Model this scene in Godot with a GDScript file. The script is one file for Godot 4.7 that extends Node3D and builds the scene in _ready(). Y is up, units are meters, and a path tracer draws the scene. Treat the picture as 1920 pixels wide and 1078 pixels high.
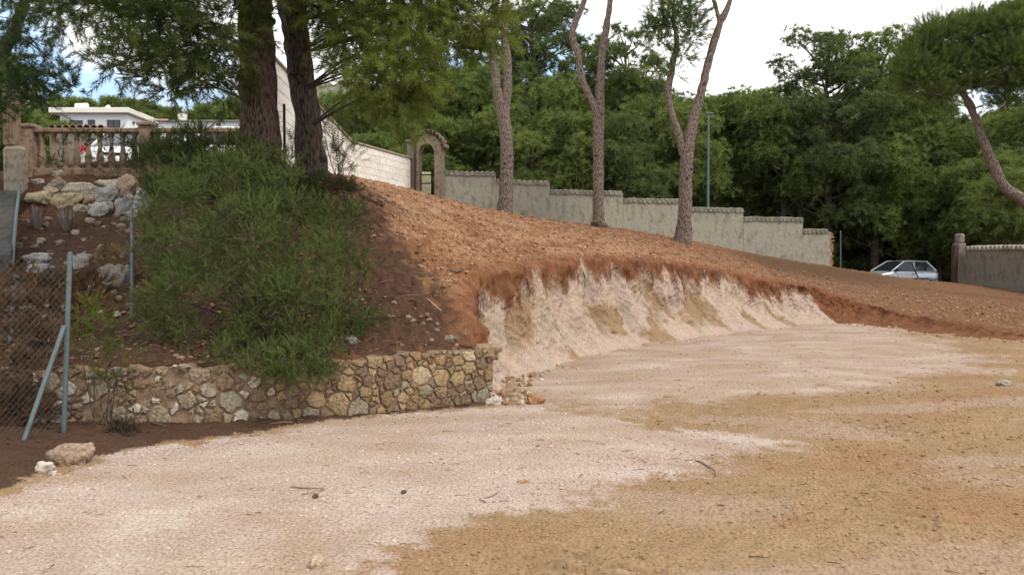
extends Node3D
# A levelled building plot cut into a hillside: pale gravel floor, cut bank, boundary walls, pines.

const FPX := 1507.0          # focal length in photograph pixels (1920 x 1078)
const EYE := 1.6
var pitch := -atan(49.0 / 1507.0)
var rng := RandomNumberGenerator.new()
var nz := FastNoiseLite.new()      # plain simplex, frequency 1
var nf := FastNoiseLite.new()      # fractal simplex, frequency 1
var used_names := {}
var mats := {}


func _ready() -> void:
	setup_view()
	make_materials()
	prepare_terrain()
	build_ground()
	build_cut_face()
	build_far_hill()
	build_boundary_wall()
	build_gateway()
	build_white_walls()
	build_houses()
	build_balustrade()
	build_stone_wall()
	make_leaf_meshes()
	build_wood()
	build_plot_pines()
	build_shrubs()
	build_fence()
	build_lamp_post()
	build_cars()
	build_rocks()
	build_sticks()
	scatter("gravel", "loose pale gravel and grit over the levelled plot", 50000, Vector2(0.0035, 0.019), 0, 951, 2.4)
	scatter("spoil_chips", "pale stone chips and clods covering the spoil slope", 26000, Vector2(0.010, 0.045), 1, 952, 1.6)
	scatter("crumbled_marl", "crumbs of marl fallen at the foot of the cut", 9000, Vector2(0.008, 0.045), 2, 953, 2.0)
	build_litter()

# ---------------------------------------------------------------- the scene
func setup_view() -> void:
	var cam := Camera3D.new()
	cam.name = "camera"
	cam.fov = rad_to_deg(2.0 * atan(539.0 / FPX))
	cam.position = Vector3(0, EYE, 0)
	cam.rotation.x = pitch
	cam.near = 0.05
	cam.far = 3000.0
	cam.current = true
	add_child(cam)
	var env := Environment.new()
	env.background_mode = Environment.BG_SKY
	env.tonemap_mode = Environment.TONE_MAPPER_LINEAR
	env.tonemap_exposure = 1.55
	env.sdfgi_enabled = true
	env.ssao_enabled = true
	env.ssil_enabled = true
	var sky := Sky.new()
	var sm := PanoramaSkyMaterial.new()
	sm.panorama = sky_picture()
	sky.sky_material = sm
	env.sky = sky
	var we := WorldEnvironment.new()
	we.name = "surroundings"
	we.environment = env
	add_child(we)
	var sun := DirectionalLight3D.new()
	sun.name = "sun"
	sun.light_energy = 0.5
	sun.light_color = Color(1.0, 0.97, 0.93)
	sun.light_angular_distance = 14.0
	sun.shadow_enabled = true
	sun.rotation_degrees = Vector3(-50, 50, 0)
	add_child(sun)

func sky_picture() -> ImageTexture:
	# broken bright overcast: white cloud with blue rifts, the same all round
	var w := 768
	var h := 384
	var im := Image.create_empty(w, h, false, Image.FORMAT_RGBF)
	var f := FastNoiseLite.new()
	f.seed = 17
	f.frequency = 1.0
	f.fractal_octaves = 5
	for j in h:
		var up := (0.5 - (j + 0.5) / h) * PI
		for i in w:
			var az := TAU * (i + 0.5) / w
			var dir := Vector3(cos(up) * sin(az), sin(up), -cos(up) * cos(az))
			var q := dir / (absf(dir.y) + 0.35)
			var n := f.get_noise_3d(q.x * 1.5, q.y * 2.0, q.z * 1.5)
			var k := smoothstep(-0.30, 0.0, n)
			var n2 := f.get_noise_3d(q.x * 3.0 + 9.0, q.y * 3.0, q.z * 3.0)
			var cl := 1.12 + 0.22 * n2
			var blue := Color(0.44, 0.64, 0.92)
			var white := Color(cl * 1.01, cl * 0.995, cl * 0.965)
			im.set_pixel(i, j, blue.lerp(white, k))
	return ImageTexture.create_from_image(im)

func make_materials() -> void:
	nz.noise_type = FastNoiseLite.TYPE_SIMPLEX_SMOOTH
	nz.frequency = 1.0
	nz.fractal_type = FastNoiseLite.FRACTAL_NONE
	nz.seed = 5
	nf.noise_type = FastNoiseLite.TYPE_SIMPLEX_SMOOTH
	nf.frequency = 1.0
	nf.fractal_octaves = 4
	nf.seed = 9
	var grain := noise_tex(1, 0.05, [[0.0, 0.62], [0.4, 0.9], [0.6, 1.0], [1.0, 1.0]], 5)
	var fine := noise_tex(2, 0.045, [[0.0, 0.0], [1.0, 1.0]], 5)
	fine.as_normal_map = true
	fine.bump_strength = 5.0
	var earth := mat("earth", Color.WHITE, 0.97, grain, 1.3, null, 0.0, true)
	earth.normal_enabled = true
	earth.normal_texture = fine
	earth.normal_scale = 0.8
	var stone_t := noise_tex(3, 0.02, [[0.0, 0.55], [0.4, 0.85], [0.7, 1.0], [1.0, 1.0]], 5)
	var bump_t := noise_tex(4, 0.03, [[0.0, 0.0], [1.0, 1.0]], 5)
	bump_t.as_normal_map = true
	bump_t.bump_strength = 8.0
	mat("plain", Color.WHITE, 0.85, null, 1.0, null, 0.0, true)
	var st := mat("stone", Color.WHITE, 0.93, stone_t, 2.2, null, 0.0, true)
	st.normal_enabled = true
	st.normal_texture = bump_t
	# bark: plates drawn out along the stem
	var plate := noise_tex(5, 0.05, [[0.0, 0.45], [0.40, 0.66], [0.58, 1.0], [1.0, 1.0]], 5)
	var plate_n := noise_tex(5, 0.05, [[0.0, 0.0], [1.0, 1.0]], 4)
	plate_n.as_normal_map = true
	plate_n.bump_strength = 14.0
	for q in [["bark_red", 0.175, 0.112, 0.084], ["bark_dark", 0.15, 0.11, 0.082], ["bark_pale", 0.235, 0.180, 0.140], ["bark_grey", 0.12, 0.095, 0.075]]:
		var b := mat(q[0], lin(q[1], q[2], q[3]), 0.95, plate, 1.0)
		b.uv1_scale = Vector3(0.95, 0.24, 0.95)
		if q[0] != "bark_grey":
			b.normal_enabled = true
			b.normal_texture = plate_n
	for q in ["needles", "leaves"]:
		var l := mat(q, Color.WHITE, 0.85, null, 1.0, null, 0.0, true)
		l.metallic_specular = 0.12
		l.backlight_enabled = true
		l.backlight = lin(0.72, 0.80, 0.45)
	mat("dead_leaf", lin(0.17, 0.145, 0.12), 0.9)
	mat("iron_bark", lin(0.12, 0.092, 0.072), 0.95)
	mat("twig", lin(0.20, 0.145, 0.105), 0.95)
	mat("cane", lin(0.42, 0.36, 0.25), 0.8)
	mat("pebble", Color.WHITE, 0.95, null, 1.0, null, 0.0, true)
	var wall_t := noise_tex(6, 0.012, [[0.0, 0.66], [0.3, 0.84], [0.55, 1.0], [1.0, 1.0]], 5)
	var stain_t := noise_tex(16, 0.02, [[0.0, 0.74], [0.28, 0.9], [0.46, 1.0], [1.0, 1.0]], 5)
	var rough_n := noise_tex(7, 0.06, [[0.0, 0.0], [1.0, 1.0]], 4)
	rough_n.as_normal_map = true
	rough_n.bump_strength = 4.0
	for q in [["render_grey", 0.290, 0.268, 0.207], ["render_brown", 0.19, 0.165, 0.13], ["render_tan", 0.25, 0.20, 0.14], ["concrete", 0.32, 0.27, 0.20], ["concrete_dark", 0.085, 0.075, 0.066], ["mortar_brown", 0.235, 0.158, 0.098], ["terracotta", 0.285, 0.195, 0.130], ["mortar_white", 0.50, 0.46, 0.40]]:
		var m := mat(q[0], lin(q[1], q[2], q[3]), 0.93, wall_t, 0.6)
		m.uv1_scale = Vector3(0.8, 0.8, 0.8)
		if q[0] == "render_grey" or q[0] == "render_brown":
			m.albedo_texture = stain_t
			m.uv1_scale = Vector3(0.36, 0.15, 0.36)
		m.normal_enabled = true
		m.normal_texture = rough_n
		m.normal_scale = 0.5
	var faint := noise_tex(8, 0.02, [[0.0, 0.82], [0.5, 1.0], [1.0, 1.0]], 4)
	for q in [["block_a", 0.76, 0.70, 0.61], ["block_b", 0.71, 0.65, 0.565], ["block_c", 0.79, 0.735, 0.65], ["coping", 0.36, 0.29, 0.22], ["cream", 0.62, 0.56, 0.34], ["cream_white", 0.72, 0.68, 0.58], ["whitewash", 0.78, 0.775, 0.76], ["tile_grey", 0.225, 0.205, 0.165], ["tile_brown", 0.25, 0.165, 0.115], ["roof_tile", 0.42, 0.24, 0.17], ["brick_orange", 0.27, 0.15, 0.095], ["brick_red", 0.22, 0.12, 0.08], ["rust", 0.075, 0.045, 0.035]]:
		mat(q[0], lin(q[1], q[2], q[3]), 0.9, faint, 0.7)
	var met := mat("galvanised", lin(0.135, 0.165, 0.168), 0.55, faint, 1.0)
	met.metallic = 0.35
	mat("wire", lin(0.14, 0.14, 0.13), 0.7)
	mat("iron", lin(0.035, 0.032, 0.03), 0.7)
	mat("asphalt", lin(0.06, 0.058, 0.055), 0.9, faint, 0.8)
	mat("frame_dark", lin(0.05, 0.05, 0.052), 0.6)
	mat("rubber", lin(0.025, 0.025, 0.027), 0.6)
	var pane := mat("pane", lin(0.03, 0.035, 0.045), 0.08)
	pane.metallic_specular = 0.5
	var cg := mat("car_glass", lin(0.02, 0.026, 0.028), 0.05)
	cg.metallic_specular = 0.5
	var silver := mat("silver", lin(0.50, 0.52, 0.55), 0.38)
	silver.metallic = 0.6
	silver.clearcoat_enabled = true
	silver.clearcoat = 0.6
	silver.clearcoat_roughness = 0.12
	var wp := mat("white_paint", lin(0.74, 0.75, 0.76), 0.4)
	wp.clearcoat_enabled = true
	wp.clearcoat = 0.5
	mat("lamp_glass", lin(0.5, 0.5, 0.48), 0.12)
	mat("lamp_red", lin(0.32, 0.02, 0.02), 0.2)
# ---------------------------------------------------------------- mesh collecting
class MB:
	var v := PackedVector3Array()
	var n := PackedVector3Array()
	var c := PackedColorArray()
	var ix := PackedInt32Array()
	var col := Color(1, 1, 1)
	func tri(a: Vector3, b: Vector3, d: Vector3) -> void:   # counter-clockwise from outside
		var nn := (b - a).cross(d - a).normalized()
		var k := v.size()
		v.append(a); v.append(d); v.append(b)
		for i in 3:
			n.append(nn); c.append(col); ix.append(k + i)
	func quad(a: Vector3, b: Vector3, d: Vector3, e: Vector3) -> void:
		var nn := (d - a).cross(e - b).normalized()
		var k := v.size()
		v.append(a); v.append(b); v.append(d); v.append(e)
		for i in 4:
			n.append(nn); c.append(col)
		for i in [0, 2, 1, 0, 3, 2]: ix.append(k + i)
	func box(lo: Vector3, hi: Vector3, bev := 0.0, tf := Transform3D()) -> void:
		# a box with chamfered edges
		var s := (hi - lo) * 0.5
		var o := (hi + lo) * 0.5
		var b := minf(bev, minf(s.x, minf(s.y, s.z)) * 0.45)
		for ax in 3:
			for sg in [-1.0, 1.0]:
				var p: Array = []
				for q in [[-1, -1], [1, -1], [1, 1], [-1, 1]]:
					var w := Vector3()
					w[ax] = s[ax] * sg
					w[(ax + 1) % 3] = (s[(ax + 1) % 3] - b) * q[0]
					w[(ax + 2) % 3] = (s[(ax + 2) % 3] - b) * q[1]
					p.append(tf * (o + w))
				if sg > 0: quad(p[0], p[1], p[2], p[3])
				else: quad(p[3], p[2], p[1], p[0])
		if b <= 0.0: return
		for ax in 3:
			var u := (ax + 1) % 3
			var t := (ax + 2) % 3
			for su in [-1.0, 1.0]:
				for st in [-1.0, 1.0]:
					var p: Array = []
					for q in [[-1, 0], [1, 0], [1, 1], [-1, 1]]:
						var w := Vector3()
						w[ax] = (s[ax] - b) * q[0]
						w[u] = (s[u] - (b if q[1] == 1 else 0.0)) * su
						w[t] = (s[t] - (0.0 if q[1] == 1 else b)) * st
						p.append(tf * (o + w))
					if su * st > 0: quad(p[0], p[1], p[2], p[3])
					else: quad(p[3], p[2], p[1], p[0])
		for sx in [-1.0, 1.0]:
			for sy in [-1.0, 1.0]:
				for sz in [-1.0, 1.0]:
					var a: Vector3 = tf * (o + Vector3(s.x * sx, (s.y - b) * sy, (s.z - b) * sz))
					var d: Vector3 = tf * (o + Vector3((s.x - b) * sx, s.y * sy, (s.z - b) * sz))
					var e: Vector3 = tf * (o + Vector3((s.x - b) * sx, (s.y - b) * sy, s.z * sz))
					if sx * sy * sz > 0: tri(a, d, e)
					else: tri(a, e, d)
	func tube(pts: Array, rad: Array, sides := 8, bump := 0.0, noise: FastNoiseLite = null, nscale := 3.0, cap := true) -> void:
		var k0 := v.size()
		var m := pts.size()
		var side := Vector3(1, 0, 0)
		for i in m:
			var p: Vector3 = pts[i]
			var dir: Vector3 = (pts[mini(i + 1, m - 1)] - pts[maxi(i - 1, 0)]).normalized()
			if absf(dir.dot(side)) > 0.95: side = Vector3(0, 0, 1)
			side = (side - dir * dir.dot(side)).normalized()
			var oth := dir.cross(side)
			for j in sides:
				var a := TAU * j / sides
				var nn := side * cos(a) + oth * sin(a)
				var r: float = rad[i]
				if noise: r += bump * noise.get_noise_3d((p.x + nn.x * r) * nscale, p.y * nscale * 0.35, (p.z + nn.z * r) * nscale)
				v.append(p + nn * r); n.append(nn); c.append(col)
		for i in m - 1:
			for j in sides:
				var a := k0 + i * sides + j
				var b := k0 + i * sides + (j + 1) % sides
				ix.append_array(PackedInt32Array([a, a + sides, b, b, a + sides, b + sides]))
		if cap:
			for e in [0, m - 1]:
				var kc := v.size()
				v.append(pts[e]); n.append((pts[e] - pts[1 if e == 0 else m - 2]).normalized()); c.append(col)
				for j in sides:
					var a: int = k0 + e * sides + j
					var b: int = k0 + e * sides + (j + 1) % sides
					if e == 0: ix.append_array(PackedInt32Array([kc, a, b]))
					else: ix.append_array(PackedInt32Array([kc, b, a]))
	func rock(o: Vector3, s: Vector3, noise: FastNoiseLite, sd: float, res := 5, rough := 0.3, bs := Basis(), cuts := 6) -> void:
		# a subdivided cube pulled to a lumpy, facetted boulder
		var r := RandomNumberGenerator.new()
		r.seed = int(sd * 131) + 7
		var pl: Array = []
		for i in cuts:
			var d := Vector3(r.randfn(), r.randfn(), r.randfn()).normalized()
			pl.append([d, r.randf_range(0.62, 0.9)])
		var k0 := v.size()
		var faces := [[Vector3(1, 0, 0), Vector3(0, 1, 0), Vector3(0, 0, 1)], [Vector3(-1, 0, 0), Vector3(0, 0, 1), Vector3(0, 1, 0)], [Vector3(0, 1, 0), Vector3(0, 0, 1), Vector3(1, 0, 0)], [Vector3(0, -1, 0), Vector3(1, 0, 0), Vector3(0, 0, 1)], [Vector3(0, 0, 1), Vector3(1, 0, 0), Vector3(0, 1, 0)], [Vector3(0, 0, -1), Vector3(0, 1, 0), Vector3(1, 0, 0)]]
		for f in faces:
			var k := v.size()
			for i in res + 1:
				for j in res + 1:
					var q: Vector3 = f[0] + f[1] * (2.0 * i / res - 1.0) + f[2] * (2.0 * j / res - 1.0)
					q = q.normalized() * lerpf(1.0, q.length(), 0.35)
					for p in pl:
						var ex: float = q.dot(p[0]) - p[1]
						if ex > 0: q -= p[0] * ex * 0.9
					q *= 1.0 + rough * noise.get_noise_3d(q.x * 1.3 + sd * 7.1, q.y * 1.3, q.z * 1.3) + rough * 0.4 * noise.get_noise_3d(q.x * 4.0 + sd * 3.7, q.y * 4.0, q.z * 4.0)
					v.append(o + bs * (q * s)); n.append(Vector3()); c.append(col)
			for i in res:
				for j in res:
					var a := k + i * (res + 1) + j
					for t in [[a, a + res + 2, a + res + 1], [a, a + 1, a + res + 2]]:
						ix.append_array(PackedInt32Array(t))
						var nn := (v[t[2]] - v[t[0]]).cross(v[t[1]] - v[t[0]])
						for w in t: n[w] += nn
		for i in range(k0, v.size()): n[i] = n[i].normalized()
	func lathe(o: Vector3, prof: Array, sides := 12, ax := Basis()) -> void:
		# prof: [radius, height] from bottom to top
		var k0 := v.size()
		var m := prof.size()
		for i in m:
			var pa: Array = prof[maxi(i - 1, 0)]
			var pb: Array = prof[mini(i + 1, m - 1)]
			var sl := Vector2(pb[1] - pa[1], pa[0] - pb[0]).normalized()
			for j in sides:
				var a := TAU * j / sides
				v.append(o + ax * Vector3(prof[i][0] * cos(a), prof[i][1], prof[i][0] * sin(a)))
				n.append((ax * Vector3(cos(a) * sl.x, sl.y, sin(a) * sl.x)).normalized()); c.append(col)
		for i in m - 1:
			for j in sides:
				var a := k0 + i * sides + j
				var b := k0 + i * sides + (j + 1) % sides
				ix.append_array(PackedInt32Array([a, b, a + sides, b, b + sides, a + sides]))
	func prism(poly: Array, depth: float, tf := Transform3D()) -> void:
		# polygon in x, y (counter-clockwise), from z = 0 to z = depth
		var pv := PackedVector2Array(poly)
		var t := Geometry2D.triangulate_polygon(pv)
		for i in range(0, t.size(), 3):
			var a := pv[t[i]]; var b := pv[t[i + 1]]; var d := pv[t[i + 2]]
			if (b - a).cross(d - a) < 0:
				var w := b; b = d; d = w
			tri(tf * Vector3(a.x, a.y, depth), tf * Vector3(b.x, b.y, depth), tf * Vector3(d.x, d.y, depth))
			tri(tf * Vector3(a.x, a.y, 0), tf * Vector3(d.x, d.y, 0), tf * Vector3(b.x, b.y, 0))
		for i in pv.size():
			var a := pv[i]; var b := pv[(i + 1) % pv.size()]
			quad(tf * Vector3(a.x, a.y, 0), tf * Vector3(b.x, b.y, 0), tf * Vector3(b.x, b.y, depth), tf * Vector3(a.x, a.y, depth))
	func mesh() -> ArrayMesh:
		var arr := []
		arr.resize(Mesh.ARRAY_MAX)
		arr[Mesh.ARRAY_VERTEX] = v; arr[Mesh.ARRAY_NORMAL] = n; arr[Mesh.ARRAY_COLOR] = c; arr[Mesh.ARRAY_INDEX] = ix
		var m := ArrayMesh.new()
		m.add_surface_from_arrays(Mesh.PRIMITIVE_TRIANGLES, arr)
		return m

# ---------------------------------------------------------------- nodes
func numbered(s: String) -> String:
	if not used_names.has(s):
		used_names[s] = 0
		return s
	used_names[s] += 1
	return "%s_%03d" % [s, used_names[s]]

func thing(called: String, label: String, category: String, at := Vector3.ZERO, turn := 0.0, group := "") -> Node3D:
	var o := Node3D.new()
	o.name = numbered(called)
	add_child(o)
	o.position = at
	o.rotation.y = turn
	tag(o, label, category, group)
	return o

func tag(o: Node, label: String, category: String, group := "") -> void:
	o.set_meta("label", label)
	o.set_meta("category", category)
	if group: o.set_meta("group", group)

func part(called: String, mb, mat: Material, parent: Node = null) -> MeshInstance3D:
	var o := MeshInstance3D.new()
	o.mesh = mb.mesh() if mb is MB else mb
	o.material_override = mat
	if parent == null:
		o.name = numbered(called)
		add_child(o)
	else:
		o.name = called
		parent.add_child(o, true)
	return o

func copies(called: String, mesh: Mesh, mat: Material, tfs: Array, cols: PackedColorArray, parent: Node = null) -> MultiMeshInstance3D:
	var m := MultiMesh.new()
	m.transform_format = MultiMesh.TRANSFORM_3D
	m.use_colors = true
	m.mesh = mesh
	m.instance_count = tfs.size()
	for i in tfs.size():
		m.set_instance_transform(i, tfs[i])
		m.set_instance_color(i, cols[i])
	var o := MultiMeshInstance3D.new()
	o.multimesh = m
	o.material_override = mat
	o.set_meta("kind", "stuff")
	if parent == null:
		o.name = numbered(called)
		add_child(o)
	else:
		o.name = called
		parent.add_child(o, true)
	return o

# ---------------------------------------------------------------- materials
func noise_tex(sd: int, freq: float, stops: Array, octaves := 4, size := 512, type := FastNoiseLite.TYPE_SIMPLEX_SMOOTH) -> NoiseTexture2D:
	var f := FastNoiseLite.new()
	f.seed = sd
	f.noise_type = type
	f.frequency = freq
	f.fractal_octaves = octaves
	var t := NoiseTexture2D.new()
	t.width = size; t.height = size
	t.seamless = true
	t.noise = f
	var g := Gradient.new()
	var off := PackedFloat32Array(); var cl := PackedColorArray()
	for s in stops:
		off.append(s[0]); cl.append(Color(s[1], s[1], s[1]) if s[1] is float else s[1])
	g.offsets = off; g.colors = cl
	t.color_ramp = g
	return t

func lin(r: float, g: float, b: float) -> Color:
	return Color(r, g, b).linear_to_srgb()

func mat(called: String, albedo: Color, rough := 0.9, tex: Texture2D = null, scale := 1.0, bump: Texture2D = null, bump_cm := 0.0, vert := false) -> StandardMaterial3D:
	var m := StandardMaterial3D.new()
	m.resource_name = called
	m.albedo_color = albedo
	m.roughness = rough
	m.metallic_specular = 0.25
	m.vertex_color_use_as_albedo = vert
	if tex or bump:
		m.uv1_triplanar = true
		m.uv1_world_triplanar = true
		m.uv1_scale = Vector3.ONE * scale
	if tex: m.albedo_texture = tex
	if bump:
		m.heightmap_enabled = true
		m.heightmap_texture = bump
		m.heightmap_scale = bump_cm
	mats[called] = m
	return m

# ---------------------------------------------------------------- photograph pixels to places
func ray(px: float, py: float) -> Vector3:
	return Vector3((px - 960.0) / FPX, (539.0 - py) / FPX, -1.0).rotated(Vector3.RIGHT, pitch)

func at(px: float, py: float, depth: float) -> Vector3:    # the point of that sight line DEPTH metres ahead
	var r := ray(px, py)
	return Vector3(0, EYE, 0) + r * (depth / -r.z)

func on_floor(px: float, py: float) -> Vector2:            # x and depth where the sight line meets the plot floor
	var r := ray(px, py)
	var t := EYE / maxf(-r.y, 0.001)
	return Vector2(r.x * t, -r.z * t)

func drop(px: float, depth: float) -> Vector3:             # a place on the terrain in that direction
	var r := ray(px, 490.0)
	var x := r.x * depth / -r.z
	return Vector3(x, height(x, depth), -depth)

# ---------------------------------------------------------------- terrain
var ctl: Array = []                     # x, depth, height of the uncut hillside
var tps_w := PackedFloat64Array()
const HX0 := -34.0
const HX1 := 44.0
const HD0 := -2.0
const HD1 := 60.0
const HS := 0.25
var hgrid := PackedFloat32Array()
var hnx := 0
var hnd := 0
const GX0 := -10.0
const GX1 := 16.0
const GD0 := 0.0
const GD1 := 24.0
const GS := 0.12
var gnx := 0
var gnd := 0
var g_pit := PackedFloat32Array()
var g_wid := PackedFloat32Array()
var g_run := PackedFloat32Array()
var g_near := PackedFloat32Array()
var g_far := PackedFloat32Array()
var g_soil := PackedFloat32Array()
var g_bank := PackedFloat32Array()

func ctl_px(px: float, py: float, d: float) -> void:
	var p := at(px, py, d)
	ctl.append([p.x, d, p.y])

func tps_kernel(r2: float) -> float:
	return 0.0 if r2 < 1e-9 else r2 * log(r2)

func solve_hillside() -> void:
	var n := ctl.size()
	var m := n + 3
	var a: Array = []
	for i in m:
		var row := PackedFloat64Array()
		row.resize(m + 1)
		a.append(row)
	for i in n:
		for j in n:
			var dx: float = (ctl[i][0] - ctl[j][0]) * 0.1
			var dd: float = (ctl[i][1] - ctl[j][1]) * 0.1
			a[i][j] = tps_kernel(dx * dx + dd * dd)
		a[i][i] += 0.004
		a[i][n] = 1.0; a[i][n + 1] = ctl[i][0] * 0.1; a[i][n + 2] = ctl[i][1] * 0.1
		a[n][i] = 1.0; a[n + 1][i] = ctl[i][0] * 0.1; a[n + 2][i] = ctl[i][1] * 0.1
		a[i][m] = ctl[i][2]
	for i in m:
		var p := i
		for k in range(i + 1, m):
			if absf(a[k][i]) > absf(a[p][i]): p = k
		var t = a[i]; a[i] = a[p]; a[p] = t
		for k in range(i + 1, m):
			var f: float = a[k][i] / a[i][i]
			if f != 0.0:
				for c in range(i, m + 1): a[k][c] -= f * a[i][c]
	tps_w.resize(m)
	for i in range(m - 1, -1, -1):
		var s: float = a[i][m]
		for c in range(i + 1, m): s -= a[i][c] * tps_w[c]
		tps_w[i] = s / a[i][i]
	hnx = int((HX1 - HX0) / HS) + 1
	hnd = int((HD1 - HD0) / HS) + 1
	hgrid.resize(hnx * hnd)
	# coarse evaluation, then finer by interpolation
	var cs := 0.75
	var cx := int(ceil((HX1 - HX0) / cs)) + 2
	var cd := int(ceil((HD1 - HD0) / cs)) + 2
	var cg := PackedFloat32Array()
	cg.resize(cx * cd)
	for k in cd:
		for i in cx:
			var x := (HX0 + i * cs) * 0.1
			var d := (HD0 + k * cs) * 0.1
			var s := tps_w[n] + tps_w[n + 1] * x + tps_w[n + 2] * d
			for q in n:
				var ex: float = x - ctl[q][0] * 0.1
				var ed: float = d - ctl[q][1] * 0.1
				var r2 := ex * ex + ed * ed
				if r2 > 1e-9: s += tps_w[q] * r2 * log(r2)
			cg[k * cx + i] = s
	for k in hnd:
		for i in hnx:
			var fx := clampf(i * HS / cs, 1.0, cx - 3.001)
			var fd := clampf(k * HS / cs, 1.0, cd - 3.001)
			var ix := int(fx); var id := int(fd)
			fx -= ix; fd -= id
			var rows := [0.0, 0.0, 0.0, 0.0]
			for r in 4:
				var b := (id + r - 1) * cx + ix
				rows[r] = cubic_interpolate(cg[b], cg[b + 1], cg[b - 1], cg[b + 2], fx)
			hgrid[k * hnx + i] = cubic_interpolate(rows[1], rows[2], rows[0], rows[3], fd)

func hill(x: float, d: float) -> float:
	var fx := clampf((x - HX0) / HS, 0.0, hnx - 1.001)
	var fd := clampf((d - HD0) / HS, 0.0, hnd - 1.001)
	var i := int(fx); var k := int(fd)
	fx -= i; fd -= k
	var b := k * hnx + i
	var h := lerpf(lerpf(hgrid[b], hgrid[b + 1], fx), lerpf(hgrid[b + hnx], hgrid[b + hnx + 1], fx), fd)
	if d > 50.0: h += 0.24 * (minf(d, 84.0) - 50.0) * smoothstep(50.0, 58.0, d) + maxf(0.0, minf(d, 140.0) - 84.0) * 0.10
	return h

func sdf(poly: PackedVector2Array, closed_sign := true, data: Array = [], out_w = null, out_s = null) -> PackedFloat32Array:
	var g := PackedFloat32Array()
	g.resize(gnx * gnd)
	var w := PackedFloat32Array(); var s := PackedFloat32Array()
	if out_w != null:
		w.resize(gnx * gnd); s.resize(gnx * gnd)
	var n := poly.size()
	for k in gnd:
		for i in gnx:
			var p := Vector2(GX0 + i * GS, GD0 + k * GS)
			var best := 1e9
			var inside := false
			var run := 0.0
			for q in n:
				var a := poly[q]
				var b := poly[(q + 1) % n]
				var ab := b - a
				var t := clampf((p - a).dot(ab) / ab.length_squared(), 0.0, 1.0)
				var dd := p.distance_squared_to(a + ab * t)
				if dd < best:
					best = dd
					if out_w != null:
						w[k * gnx + i] = lerpf(data[q], data[(q + 1) % n], t)
						s[k * gnx + i] = run + t * ab.length()
				if out_w != null: run += ab.length()
				if (a.y > p.y) != (b.y > p.y) and p.x < (b.x - a.x) * (p.y - a.y) / (b.y - a.y) + a.x:
					inside = not inside
			g[k * gnx + i] = sqrt(best) * (1.0 if inside else -1.0)
	if out_w != null:
		g_wid = w
		g_run = s
	return g

func gs(g: PackedFloat32Array, x: float, d: float) -> float:
	var fx := clampf((x - GX0) / GS, 0.0, gnx - 1.001)
	var fd := clampf((d - GD0) / GS, 0.0, gnd - 1.001)
	var i := int(fx); var k := int(fd)
	fx -= i; fd -= k
	var b := k * gnx + i
	return lerpf(lerpf(g[b], g[b + 1], fx), lerpf(g[b + gnx], g[b + gnx + 1], fx), fd)

func floor_poly(px: Array) -> PackedVector2Array:
	var o := PackedVector2Array()
	for p in px: o.append(on_floor(p[0], p[1]))
	return o

var lip_pts: Array = [Vector3(-0.42, 9.42, 0.30), Vector3(-0.47, 9.75, 0.36)]     # x, depth, width of the cut

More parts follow.
